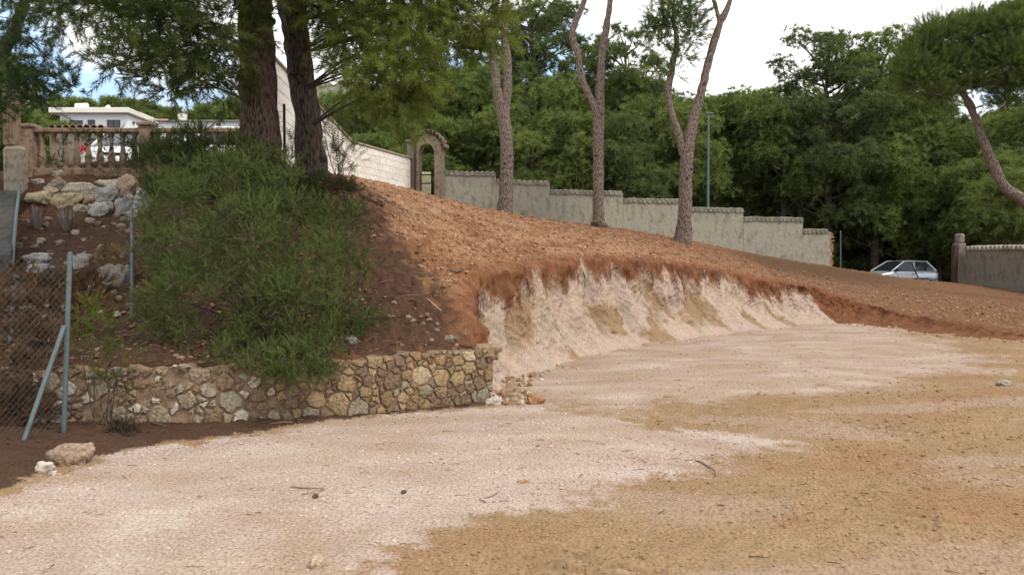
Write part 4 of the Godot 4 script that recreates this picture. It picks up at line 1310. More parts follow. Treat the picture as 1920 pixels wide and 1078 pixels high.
	for q in [[70, 410, 15.9, 701], [125, 408, 15.9, 702]]:
		rng.seed = q[3]
		var b := drop(q[0], q[2])
		var t := thing("agave", "withered grey agave with upright spikes below the boulder row", "plant", b, 0.0, "withered agaves on the terrace")
		for i in 16:
			var an := TAU * i / 16.0 + rng.randf() * 0.3
			var out := Vector3(cos(an), 0, sin(an))
			var tall := rng.randf_range(0.34, 0.52)
			var tip := out * rng.randf_range(0.10, 0.26) + Vector3(0, tall, 0)
			var mid := out * rng.randf_range(0.10, 0.16) + Vector3(0, tall * 0.5, 0)
			var s := out.cross(Vector3.UP) * 0.035
			var mb := MB.new()
			mb.quad(out * 0.05 - s, out * 0.05 + s, mid + s * 0.9, mid - s * 0.9)
			mb.tri(mid - s * 0.9, mid + s * 0.9, tip)
			part("leaf", mb, mats.dead_leaf, t)

# ---------------------------------------------------------------- walls, houses, fences
func flat(v: Vector3) -> Vector3:
	return Vector3(v.x, 0, v.z)

func tile_mesh(r: float, ln: float, plug := false) -> ArrayMesh:
	# a half-round roof tile, axis along z, open side down
	var mb := MB.new()
	var n := 6
	for i in n:
		var a := PI * i / n
		var b := PI * (i + 1) / n
		for k in [[r, 1], [r - 0.014, -1]]:
			var p: Vector3 = Vector3(cos(a), sin(a), 0) * float(k[0])
			var q: Vector3 = Vector3(cos(b), sin(b), 0) * float(k[0])
			if k[1] > 0: mb.quad(p + Vector3(0, 0, ln), q + Vector3(0, 0.0, ln), q, p)
			else: mb.quad(p, q, q + Vector3(0, 0, ln), p + Vector3(0, 0, ln))
		for z in [0.0, ln]:
			var o := Vector3(0, 0, z)
			var p0 := Vector3(cos(a), sin(a), 0) * r + o
			var q0 := Vector3(cos(b), sin(b), 0) * r + o
			var p1 := Vector3(cos(a), sin(a), 0) * (r - 0.014) + o
			var q1 := Vector3(cos(b), sin(b), 0) * (r - 0.014) + o
			if z > 0.0: mb.quad(p1, p0, q0, q1)
			else: mb.quad(p0, p1, q1, q0)
	if plug:
		for i in n:
			var a := PI * i / n
			var b := PI * (i + 1) / n
			mb.tri(Vector3(0, 0, ln - 0.012), Vector3(cos(a), sin(a), 0) * (r - 0.014) + Vector3(0, 0, ln - 0.012), Vector3(cos(b), sin(b), 0) * (r - 0.014) + Vector3(0, 0, ln - 0.012))
	return mb.mesh()

func build_boundary_wall() -> void:
	rng.seed = 801
	var px := [833.0, 930.0, 1031.0, 1168.0, 1285.0, 1394.0, 1506.0, 1561.0]
	var tops := [320.0, 337.0, 356.0, 372.0, 389.0, 407.0, 430.0]
	var p0 := flat(at(833, 400, 29.6))
	var p1 := flat(at(1561, 400, 34.0))
	var u := (p1 - p0).normalized()
	var nrm := Vector3(-u.z, 0, u.x)
	if nrm.z < 0: nrm = -nrm
	var t := thing("boundary_wall", "long grey rendered wall stepping downhill, capped with half-round tiles, broken brick end", "wall", p0)
	var tf := Transform3D(Basis(u, Vector3.UP, nrm), Vector3.ZERO)
	var tiles := [tile_mesh(0.092, 0.36, true), tile_mesh(0.097, 0.35, true), tile_mesh(0.088, 0.37, true)]
	var tmat := [mats.tile_grey, mats.render_grey, mats.render_grey]
	var along: Array = []
	for q in px:
		# where the sight line meets the wall's plan line
		var r := ray(q, 490)
		var a := r.x / -r.z
		along.append((a * -p0.z - p0.x) / (u.x + a * u.z))
	for i in 7:
		var a: float = along[i]
		var b: float = along[i + 1]
		var mid := p0 + u * (a + b) * 0.5
		var depth := -(p0 + u * a).z
		var top := at(px[i], tops[i], depth).y - 0.085
		var low := minf(height((p0 + u * a).x, -(p0 + u * a).z), height((p0 + u * b).x, -(p0 + u * b).z)) - 0.4
		var mb := MB.new()
		if i < 6:
			mb.box(Vector3(a, low, -0.22 - 0.003 * (i % 2)), Vector3(b - 0.002, top, 0.003 * (i % 2)), 0.012, tf)
		else:
			# the broken end: ragged outline
			var pts: Array = [Vector2(a, low), Vector2(b + 0.02, low), Vector2(b - 0.02, low + 0.55)]
			var y := low + 0.55
			while y < top - 0.08:
				y += rng.randf_range(0.07, 0.14)
				pts.append(Vector2(b - rng.randf_range(0.0, 0.14), minf(y, top - 0.02)))
			pts.append(Vector2(b - 0.30, top))
			pts.append(Vector2(a, top))
			mb.prism(pts, 0.22, tf * Transform3D(Basis(), Vector3(0, 0, -0.22)))
		part("panel", mb, mats.render_grey, t)
		var n := int(round((b - a) / 0.205))
		for k in n:
			if i == 6 and k >= n - 1: continue
			var o := part("tile", tiles[rng.randi() % 3], tmat[rng.randi() % 3], t)
			var x := a + (k + 0.5) * (b - a) / n
			o.transform = tf * Transform3D(Basis(Vector3.RIGHT, 0.10 + rng.randf_range(-0.03, 0.03)) * Basis(Vector3.UP, rng.randf_range(-0.04, 0.04)) * Basis.from_scale(Vector3(0.9, 1.8, 1)), Vector3(x, top - 0.03 + rng.randf_range(-0.008, 0.008), -0.29))
	# bricks showing at the broken end
	var bm := MB.new()
	bm.box(Vector3(-0.12, -0.03, -0.06), Vector3(0.12, 0.03, 0.06), 0.006)
	var bmesh_ := bm.mesh()
	var e: float = along[7]
	var y0 := height((p0 + u * e).x, -(p0 + u * e).z) + 0.15
	var y1 := at(1561, 436, 34.0).y
	var k := 0
	while y0 < y1:
		for z in [-0.06, -0.17]:
			var o := part("brick", bmesh_, [mats.brick_orange, mats.brick_red][k % 2], t)
			o.transform = tf * Transform3D(Basis(Vector3.UP, rng.randf_range(-0.1, 0.1)), Vector3(e - 0.10 + rng.randf_range(-0.07, 0.09), y0, z))
			k += 1
		y0 += 0.072
	# the wall beyond the opening, with its gatepost
	var q0 := flat(at(1812, 500, 31.6))
	var q1 := flat(at(2080, 500, 25.5))
	var v := (q1 - q0).normalized()
	var vn := Vector3(-v.z, 0, v.x)
	if vn.z < 0: vn = -vn
	var w := thing("boundary_wall", "weathered brown-grey wall with tile capping beyond the stone gatepost", "wall", q0)
	var tw := Transform3D(Basis(v, Vector3.UP, vn), Vector3.ZERO)
	var ln := q0.distance_to(q1)
	var topy := at(1812, 463, 31.6).y - 0.09
	var mb2 := MB.new()
	mb2.box(Vector3(0, -0.5, -0.22), Vector3(ln, topy, 0), 0.012, tw)
	part("panel", mb2, mats.render_brown, w)
	var n2 := int(ln / 0.205)
	for i in n2:
		var o := part("tile", tiles[rng.randi() % 3], tmat[rng.randi() % 3], w)
		o.transform = tw * Transform3D(Basis(Vector3.RIGHT, 0.10) * Basis.from_scale(Vector3(0.9, 1.7, 1)), Vector3((i + 0.5) * ln / n2, topy - 0.012, -0.29))
	var g := drop(1800, 31.9)
	var gp := thing("gatepost", "stone gatepost with an eroded top standing at the wall's opening", "post", g, 0.25)
	mb2 = MB.new()
	mb2.box(Vector3(-0.19, -0.3, -0.17), Vector3(0.17, 1.62, 0.17), 0.03)
	mb2.box(Vector3(-0.17, 1.60, -0.15), Vector3(0.16, 2.0, 0.15), 0.09)
	part("shaft", mb2, mats.render_brown, gp)
	mb2 = MB.new()
	mb2.box(Vector3(-0.38, -0.3, -0.02), Vector3(-0.20, 1.55, 0.16), 0.02)
	part("jamb", mb2, mats.rust, gp)

func build_gateway() -> void:
	rng.seed = 802
	var o := flat(at(803, 372, 29.4))
	var gy := at(803, 374, 29.4).y
	o.y = gy
	var t := thing("gateway", "arched gateway with tile-capped arch and iron gate between white and grey walls", "gate", o, -0.22)
	var s := 29.4 / FPX
	# outline: left jamb, arch, right jamb
	var pts: Array = []
	pts.append_array([Vector2(15 * s, -0.6), Vector2(28 * s, -0.6), Vector2(29 * s, 92 * s)])
	for i in 9:
		var a := lerpf(0.35, PI * 0.86, i / 8.0)
		pts.append(Vector2(2 * s + cos(a) * 29 * s, 84 * s + sin(a) * 36 * s))
	pts.append_array([Vector2(-28 * s, 102 * s), Vector2(-29 * s, -0.6), Vector2(-16 * s, -0.6), Vector2(-16 * s, 80 * s)])
	for i in 9:
		var a := lerpf(PI, 0.0, i / 8.0)
		pts.append(Vector2(-0.5 * s + cos(a) * 15.5 * s, 84 * s + sin(a) * 19 * s))
	var mb := MB.new()
	mb.prism(pts, 0.40, Transform3D(Basis(), Vector3(0, 0, -0.2)))
	part("arch", mb, mats.render_tan, t)
	mb = MB.new()
	mb.box(Vector3(-43 * s, -0.6, -0.35), Vector3(-29.5 * s, 108 * s, -0.05), 0.01)
	part("pillar", mb, mats.render_tan, t)
	mb = MB.new()
	mb.box(Vector3(-45 * s, 108.2 * s, -0.42), Vector3(-26 * s, 113 * s, 0.02), 0.015)
	part("pillar_cap", mb, mats.tile_brown, t)
	var tm := tile_mesh(0.085, 0.62)
	for row in 2:
		for i in 10:
			var a := lerpf(0.36, PI * 0.80, i / 9.0)
			var c := part("tile", tm, [mats.tile_brown, mats.tile_grey][(i + row) % 2], t)
			var rr := 1.0 + row * 0.10
			c.transform = Transform3D(Basis(Vector3.BACK, a - PI / 2), Vector3(2 * s + cos(a) * 29.5 * s * rr, 84 * s + sin(a) * 36.5 * s * rr, -0.31 + row * 0.05))
	mb = MB.new()
	mb.box(Vector3(-24 * s, -0.5, 0.203), Vector3(-20 * s, 104 * s, 0.27), 0.006)
	part("iron_post", mb, mats.rust, t)
	var leafn := Node3D.new()
	leafn.name = "iron_gate"
	t.add_child(leafn)
	for i in 8:
		mb = MB.new()
		var x := lerpf(-14.5, 13.5, i / 7.0) * s
		mb.tube([Vector3(x, -0.3, 0), Vector3(x, 48 * s, 0), Vector3(x, 51 * s, 0)], [0.012, 0.012, 0.002], 6)
		part("bar", mb, mats.iron, leafn)
	for y in [2.0, 30.0, 46.0]:
		mb = MB.new()
		mb.box(Vector3(-15.4 * s, y * s - 0.02, -0.02), Vector3(14.8 * s, y * s + 0.02, 0.02), 0.003)
		part("rail", mb, mats.iron, leafn)
	mb = MB.new()
	mb.box(Vector3(11.6 * s, -0.4, -0.1), Vector3(15.2 * s, 70 * s, -0.04), 0.004)
	part("gate_frame", mb, mats.rust, leafn)
	var cb := drop(801, 32.5)
	var c2 := thing("pale_patch_box", "cream pale-patch cabinet showing through the bars of the arched gate", "placeholder", cb, 0.1)  # cream box in place of an unidentified pale patch beyond the gate
	mb = MB.new()
	mb.box(Vector3(-0.24, -0.4, -0.2), Vector3(0.16, 1.15, 0.2), 0.02)
	part("casing", mb, mats.cream, c2)
	mb = MB.new()
	mb.box(Vector3(-0.20, 0.05, 0.203), Vector3(0.12, 1.08, 0.22), 0.004)
	part("door", mb, mats.cream, c2)

func block_wall(called: String, label: String, a: Vector3, b: Vector3, top: float, rows: int, bl: float, bh: float, sd: int) -> void:
	rng.seed = sd
	var u := flat(b - a).normalized()
	var n := Vector3(-u.z, 0, u.x)
	if n.dot(-flat(a)) < 0: n = -n
	var tf := Transform3D(Basis(u, Vector3.UP, n) if u.cross(Vector3.UP).dot(n) > 0 else Basis(-u, Vector3.UP, n), Vector3.ZERO)
	var sg := 1.0 if u.cross(Vector3.UP).dot(n) > 0 else -1.0
	var ln := flat(b - a).length()
	var t := thing(called, label, "wall", flat(a))
	var cols := int(round(ln / bl))
	var w := ln / cols
	var core := MB.new()
	core.box(Vector3(minf(0, sg * ln), top - rows * bh - 0.8, -0.2), Vector3(maxf(0, sg * ln), top - 0.02, -0.008), 0.0, tf)
	part("mortar_core", core, mats.mortar_white, t)
	var shapes: Array = []
	for h in [1.0, 0.5]:
		var mb := MB.new()
		mb.box(Vector3(-w * h * 0.5 + 0.005, 0.004, -0.10), Vector3(w * h * 0.5 - 0.005, bh - 0.004, 0.0), 0.008)
		shapes.append(mb.mesh())
	for r in rows:
		var y := top - (r + 1) * bh
		for i in cols + (1 if r % 2 else 0):
			var x := (i + 0.5) * w
			var m: ArrayMesh = shapes[0]
			if r % 2:
				x = i * w
				if i == 0:
					m = shapes[1]; x = w * 0.25
				elif i == cols:
					m = shapes[1]; x = ln - w * 0.25
			var o := part("block", m, [mats.block_a, mats.block_b, mats.block_c][rng.randi() % 3], t)
			o.transform = tf * Transform3D(Basis(), Vector3(sg * x, y, rng.randf_range(-0.002, 0.003)))
	var nc := int(ceil(ln / 0.8))
	for i in nc:
		var mb := MB.new()
		mb.box(Vector3(sg * (i + 0.5) * ln / nc - ln / nc * 0.5 + 0.004, top, -0.26), Vector3(sg * (i + 0.5) * ln / nc + ln / nc * 0.5 - 0.004, top + 0.06, 0.045), 0.012, tf)
		part("coping", mb, mats.coping, t)

func build_white_walls() -> void:
	var a := Vector3(-4.42, 0, -15.0)
	var b := Vector3(-5.05, 0, -25.3)
	var c := flat(at(772, 300, 29.5))
	block_wall("block_wall", "tall white block wall running back behind the forked dark pine trunk", a, b, 5.35, 9, 0.5, 0.245, 811)
	block_wall("block_wall", "lower white block wall meeting the arched gateway", b, c, 5.33, 7, 0.46, 0.225, 812)
	var p := at(533, 300, 14.2)
	var t := thing("wire_post", "thin dark metal post with rusty wire before the white block wall", "post", Vector3(p.x, height(p.x, 14.2), p.z))
	var top := at(533, 195, 14.2).y - t.position.y
	var mb := MB.new()
	mb.tube([Vector3(0, -0.2, 0), Vector3(0, top * 0.5, 0), Vector3(0, top, 0)], [0.024, 0.024, 0.024], 8)
	part("pole", mb, mats.iron, t)
	for k in 6:
		var wy := top * (0.15 + 0.15 * k)
		mb = MB.new()
		mb.tube([Vector3(0.02, wy, 0), Vector3(-0.12, wy - 0.02, -0.05), Vector3(-0.26, wy + 0.02, -0.15)], [0.004, 0.004, 0.004], 4)
		part("wire", mb, mats.iron, t)

# ---------------------------------------------------------------- the stone retaining wall
func build_stone_wall() -> void:
	rng.seed = 820
	var line := [Vector2(-4.75, 7.92), Vector2(-4.2, 7.9), Vector2(-3.0, 7.95), Vector2(-1.5, 8.45), Vector2(-0.22, 9.22)]
	var seg := [0.0]
	for i in line.size() - 1: seg.append(seg[i] + line[i].distance_to(line[i + 1]))
	var total: float = seg[-1]
	var place := func(s: float, h: float, out: float) -> Vector3:
		var i := 0
		while i < line.size() - 2 and s > seg[i + 1]: i += 1
		var f: float = (s - seg[i]) / (seg[i + 1] - seg[i])
		var p: Vector2 = line[i].lerp(line[i + 1], f)
		# turn smoothly round the corners
		var dir: Vector2 = (line[i + 1] - line[i]).normalized()
		var nn := Vector3(dir.y, 0, dir.x)
		return Vector3(p.x, h, -p.y) + nn * out
	var t := thing("stone_wall", "low rubble retaining wall of tan and grey stones below the shrub", "wall", Vector3.ZERO)
	# mortar body with a lumpy face
	var mb := MB.new()
	var ns := 150
	var top := func(s: float) -> float:
		return 0.535 + 0.075 * s / total + 0.035 * nz.get_noise_2d(s * 2.5, 0.0) + 0.02 * nz.get_noise_2d(s * 8.0, 4.0)
	for i in ns:
		var s0 := total * i / ns
		var s1 := total * (i + 1) / ns
		for k in 14:
			var q: Array = []
			for w in [[s0, k], [s1, k], [s1, k + 1], [s0, k + 1]]:
				var hh: float = lerpf(-0.15, top.call(w[0]) - 0.01, w[1] / 14.0)
				q.append(place.call(w[0], hh, -0.009 + 0.013 * nz.get_noise_2d(w[0] * 9.0, hh * 9.0)))
			mb.quad(q[0], q[1], q[2], q[3])
		mb.quad(place.call(s0, top.call(s0) - 0.01, -0.009 + 0.013 * nz.get_noise_2d(s0 * 9.0, (top.call(s0) - 0.01) * 9.0)), place.call(s1, top.call(s1) - 0.01, -0.009 + 0.013 * nz.get_noise_2d(s1 * 9.0, (top.call(s1) - 0.01) * 9.0)), place.call(s1, top.call(s1) - 0.03, -0.40), place.call(s0, top.call(s0) - 0.03, -0.40))
	mb.quad(place.call(total, -0.15, -0.40), place.call(total, 0.59, -0.40), place.call(total, 0.59, -0.03), place.call(total, -0.15, -0.03))
	part("mortar_body", mb, mats.mortar_brown, t)
	# stones: irregular cells of mixed size, each its own piece
	var seeds: Array = []
	var tries := 0
	while tries < 9000:
		tries += 1
		var big := 0.0
		if tries < 40: big = rng.randf_range(0.085, 0.115)
		elif tries < 500: big = rng.randf_range(0.055, 0.08)
		else: big = rng.randf_range(0.022, 0.046)
		var p := Vector2(rng.randf_range(0.0, total), rng.randf_range(0.02, 0.60))
		var ok := true
		for q in seeds:
			if Vector2((p.x - q.x) * 0.9, (p.y - q.y) * 1.1).length() < (big + q.z) * 0.95:
				ok = false
				break
		if ok: seeds.append(Vector3(p.x, p.y, big))
	for sa in seeds:
		var a := Vector2(sa.x, sa.y)
		var reach := 0.30
		var cell := PackedVector2Array([Vector2(maxf(a.x - reach, 0.0), maxf(a.y - reach, -0.08)), Vector2(minf(a.x + reach, total - 0.002), maxf(a.y - reach, -0.08)), Vector2(minf(a.x + reach, total - 0.002), minf(a.y + reach, top.call(a.x))), Vector2(maxf(a.x - reach, 0.0), minf(a.y + reach, top.call(a.x) + rng.randf_range(-0.02, 0.015)))])
		for sb in seeds:
			var b := Vector2(sb.x, sb.y)
			var dist := a.distance_to(b)
			if sa == sb or dist > 0.6: continue
			var d: Vector2 = (b - a) / dist
			var m: Vector2 = a + d * (dist * dist + sa.z * sa.z - sb.z * sb.z) / (2.0 * dist)
			var out := PackedVector2Array()
			for i in cell.size():
				var p := cell[i]
				var q := cell[(i + 1) % cell.size()]
				var fp := (p - m).dot(d)
				var fq := (q - m).dot(d)
				if fp <= 0: out.append(p)
				if fp * fq < 0: out.append(p.lerp(q, fp / (fp - fq)))
			cell = out
		if cell.size() < 3: continue
		var cen := Vector2()
		for p in cell: cen += p
		cen /= cell.size()
		var bare := rng.randf()
		var left_part: bool = rng.randf() > smoothstep(0.30, 0.66, cen.x / total)
		if left_part and bare < 0.14: continue          # plastered over with soil
		var gap := rng.randf_range(0.004, 0.012) if not left_part else rng.randf_range(0.006, 0.022)
		var ring: Array = []
		for i in cell.size():
			var p := cell[i]
			var q := cell[(i + 1) % cell.size()]
			if p.distance_to(q) < 0.012: continue
			for f in [0.09, 0.5, 0.91]:
				var w := p.lerp(q, f)
				w += Vector2(0.019 * nz.get_noise_2d(w.x * 9.0, w.y * 9.0), 0.019 * nz.get_noise_2d(w.x * 9.0 + 50.0, w.y * 9.0)) + Vector2(0.006 * nz.get_noise_2d(w.x * 30.0, w.y * 30.0), 0.006 * nz.get_noise_2d(w.x * 30.0 + 50.0, w.y * 30.0))
				w = cen + (w - cen) * maxf(0.4, 1.0 - gap / maxf((w - cen).length(), 0.02)) * rng.randf_range(0.95, 1.01)
				w.y = minf(w.y, top.call(clampf(w.x, 0.0, total)) + 0.015)
				w.x = clampf(w.x, 0.0, total - 0.002)
				ring.append(w)
		if ring.size() < 6: continue
		var st := MB.new()
		var tone := rng.randf()
		var c := Color(0.255, 0.165, 0.088).lerp(Color(0.39, 0.275, 0.155), rng.randf())
		if tone < 0.25: c = Color(0.225, 0.15, 0.096)
		elif tone < 0.36: c = Color(0.30, 0.245, 0.165)
		elif tone < 0.42: c = Color(0.49, 0.385, 0.25)
		if left_part:
			c = Color(0.34, 0.25, 0.16).lerp(Color(0.31, 0.265, 0.195), rng.randf())
			if tone < 0.2: c = Color(0.50, 0.43, 0.33)
			elif tone < 0.5: c = Color(0.25, 0.165, 0.105)
		st.col = c
		var bulge := rng.randf_range(0.004, 0.026)
		var tilt := Vector2(rng.randf_range(-0.12, 0.12), rng.randf_range(-0.12, 0.12))
		var m2 := ring.size()
		var mid: Vector3 = place.call(clampf(cen.x, 0, total), cen.y, bulge + 0.006)
		for i in m2:
			var p: Vector2 = ring[i]
			var q: Vector2 = ring[(i + 1) % m2]
			var pi := cen + (p - cen) * 0.88
			var qi := cen + (q - cen) * 0.88
			var p0: Vector3 = place.call(p.x, p.y, -0.06)
			var q0: Vector3 = place.call(q.x, q.y, -0.06)
			var p1: Vector3 = place.call(p.x, p.y, bulge * 0.6 - 0.004 + (p - cen).dot(tilt))
			var q1: Vector3 = place.call(q.x, q.y, bulge * 0.6 - 0.004 + (q - cen).dot(tilt))
			var p2: Vector3 = place.call(pi.x, pi.y, bulge + (pi - cen).dot(tilt) + 0.008 * nz.get_noise_2d(pi.x * 30.0, pi.y * 30.0))
			var q2: Vector3 = place.call(qi.x, qi.y, bulge + (qi - cen).dot(tilt) + 0.008 * nz.get_noise_2d(qi.x * 30.0, qi.y * 30.0))
			st.quad(p0, q0, q1, p1)
			st.quad(p1, q1, q2, p2)
			st.tri(p2, q2, mid)
		part("stone", st, mats.stone, t)
	# the block that closes the wall's end
	mb = MB.new()
	mb.col = Color(0.33, 0.22, 0.13)
	mb.rock(Vector3(-0.28, 0.55, -9.3), Vector3(0.16, 0.10, 0.14), nz, 5.0, 6, 0.25)
	part("end_stone", mb, mats.stone, t)

# ---------------------------------------------------------------- terrace: balustrade, path, fence
func build_balustrade() -> void:
	var d := 17.9
	var s := d / FPX
	var y0 := at(160, 322, d).y
	var yt := at(160, 241, d).y
	var h := yt - y0
	var x0 := at(55, 300, d).x
	var o := Vector3(x0, y0, -d)
	var t := thing("balustrade", "terracotta-coloured balustrade with turned balusters along the upper terrace", "balustrade", o)
	var px := func(p: float) -> float: return (p - 55.0) * s
	var mb := MB.new()
	mb.box(Vector3(0.1, h - 0.10, -0.11), Vector3(px.call(470), h, 0.11), 0.018)
	part("handrail", mb, mats.terracotta, t)
	mb = MB.new()
	mb.box(Vector3(0.1, -0.25, -0.12), Vector3(px.call(470), 0.07, 0.12), 0.015)
	part("plinth", mb, mats.terracotta, t)
	var prof := []
	var bh := h - 0.17
	for q in [[0.062, 0.0], [0.062, 0.06], [0.045, 0.075], [0.060, 0.11], [0.085, 0.20], [0.092, 0.30], [0.080, 0.40], [0.055, 0.55], [0.046, 0.68], [0.050, 0.78], [0.068, 0.82], [0.050, 0.86], [0.062, 0.90], [0.078, 0.96], [0.078, 1.0]]:
		prof.append([q[0] * 0.86, 0.07 + q[1] * bh])
	mb = MB.new()
	mb.lathe(Vector3.ZERO, prof, 14)
	var bm := mb.mesh()
	var p := 78.0
	while p < 460.0:
		if absf(p - 273.0) > 12.0:
			var b := part("baluster", bm, mats.terracotta, t)
			b.position = Vector3(px.call(p), 0, 0)
		p += 21.6
	for q in [[54.0, 13.0, 234.0], [273.0, 10.0, 230.0], [462.0, 10.0, 232.0]]:
		mb = MB.new()
		var c: float = px.call(q[0])
		var w: float = q[1] * s
		var th := at(160, q[2], d).y - y0
		mb.box(Vector3(c - w, -0.3, -w), Vector3(c + w, th - 0.08, w), 0.015)
		var pl := part("pillar", mb, mats.terracotta, t)
		mb = MB.new()
		mb.box(Vector3(c - w - 0.04, th - 0.079, -w - 0.04), Vector3(c + w + 0.04, th, w + 0.04), 0.02)
		part("cap", mb, mats.terracotta, pl)
	# tall entrance pillar on its concrete base
	d = 17.1
	s = d / FPX
	var gp := drop(26, d)
	var yb := at(26, 352, d).y
	var e := thing("entrance_pillar", "tall fluted terracotta pillar on a concrete base at the terrace steps", "pillar", Vector3(gp.x, yb, gp.z))
	mb = MB.new()
	mb.box(Vector3(-14 * s, -0.4, -0.20), Vector3(21 * s, 78 * s, 0.14), 0.10)
	part("base", mb, mats.concrete, e)
	mb = MB.new()
	mb.box(Vector3(-12 * s, 78.2 * s, -0.16), Vector3(9 * s, 186 * s, 0.10), 0.012)
	var shaft := part("shaft", mb, mats.terracotta, e)
	for k in 3:
		mb = MB.new()
		mb.box(Vector3((-8.0 + k * 5.0) * s, 92 * s, 0.101), Vector3((-5.5 + k * 5.0) * s, 165 * s, 0.115), 0.004)
		part("flute", mb, mats.terracotta, shaft)
	mb = MB.new()
	mb.box(Vector3(-13.5 * s, 186.2 * s, -0.19), Vector3(10.5 * s, 192 * s, 0.13), 0.012)
	part("cap", mb, mats.terracotta, e)
	# stepped concrete path up to it
	var path := MB.new()
	for k in 12:
		var q: Array = []
		for w in [k, k + 1]:
			var f: float = w / 12.0
			var y := at(-6, lerpf(478, 357, f), lerpf(13.4, 16.9, f)).y
			var z := -lerpf(13.4, 16.9, f)
			var x := at(lerpf(19, 32, f), 478, lerpf(13.4, 16.9, f)).x
			q.append([Vector3(x - 1.4, y, z), Vector3(x, y, z)])
		var dn := Vector3(0, -1.6, 0)
		path.quad(q[0][0], q[0][1], q[1][1], q[1][0])
		path.quad(q[0][1], q[0][1] + dn, q[1][1] + dn, q[1][1])
		path.quad(q[0][0] + dn, q[0][0], q[1][0], q[1][0] + dn)
		if k == 0: path.quad(q[0][0] + dn, q[0][1] + dn, q[0][1], q[0][0])
	var po := part("path", path, mats.concrete_dark, null)
	po.set_meta("kind", "structure")
	var pipe := thing("handrail_pipe", "thin galvanised pipe along the edge of the concrete steps", "rail", drop(20, 13.6))
	mb = MB.new()
	var pa := at(21, 474, 13.4) - pipe.position + Vector3(0, 0.05, 0.0)
	var pb := at(36, 355, 16.8) - pipe.position + Vector3(0, 0.08, 0)
	mb.tube([pa + Vector3(0, -0.25, 0), pa.lerp(pb, 0.5), pb], [0.03, 0.03, 0.03], 8)
	part("pipe", mb, mats.galvanised, pipe)

func build_fence() -> void:
	var b := at(116, 812, 7.55)
	var t := thing("chain_link_fence", "chain-link fence on leaning galvanised posts beside the terraced slope", "fence", b)
	var tube := func(called: String, p: Vector3, q: Vector3, r: float) -> void:
		var mb := MB.new()
		mb.tube([p - b, p.lerp(q, 0.5) - b, q - b, q - b + Vector3(0, 0.012, 0)], [r, r, r, r * 0.4], 10)
		part(called, mb, mats.galvanised, t)
	var p1b := at(116, 818, 7.55)
	var p1t := at(130, 474, 7.55)
	tube.call("post", p1b - Vector3(0, 0.2, 0), p1t, 0.023)
	var p2b := at(246, 604, 11.0)
	var p2t := at(246, 392, 11.0)
	tube.call("post", p2b - Vector3(0, 0.2, 0), p2t, 0.022)
	tube.call("brace", at(38, 842, 7.1), at(119, 612, 7.5), 0.022)
	var p0b := at(-140, 860, 6.6)
	var p0t := at(-130, 470, 6.6)
	tube.call("post", p0b - Vector3(0, 0.2, 0), p0t, 0.023)
	tube.call("post", at(16, 610, 10.2) - Vector3(0, 0.3, 0), at(28, 515, 10.2), 0.026)
	# woven wire between the posts
	for span in [[p0b, p0t, p1b, p1t]]:
		var mb := MB.new()
		var w: float = flat(span[2] - span[0]).length()
		var hh: float = 1.45
		var n := int((w + hh) / 0.058)
		for dirn in 2:
			for i in n:
				var x0 := i * 0.058 - hh
				var ta := maxf(0.0, -x0 / hh)
				var tb := minf(1.0, (w - x0) / hh)
				if tb <= ta: continue
				var pts: Array = []
				for k in 4:
					var v := lerpf(ta, tb, k / 3.0)
					var f := clampf((x0 + v * hh) / w, 0.0, 1.0)
					var vv := v if dirn == 0 else 1.0 - v
					var lo: Vector3 = span[0].lerp(span[2], f)
					var hi: Vector3 = span[1].lerp(span[3], f)
					lo.y = maxf(lo.y, height(lo.x, -lo.z)) - 0.0
					pts.append(lo.lerp(hi, vv * 0.97) - b + Vector3(0, 0, 0.012 * nz.get_noise_2d(f * 9.0, vv * 5.0)))
				mb.tube(pts, [0.0009, 0.0009, 0.0009, 0.0009], 3, 0.0, null, 1.0, false)
		var o := part("wire_mesh", mb, mats.wire, t)
		o.set_meta("kind", "stuff")

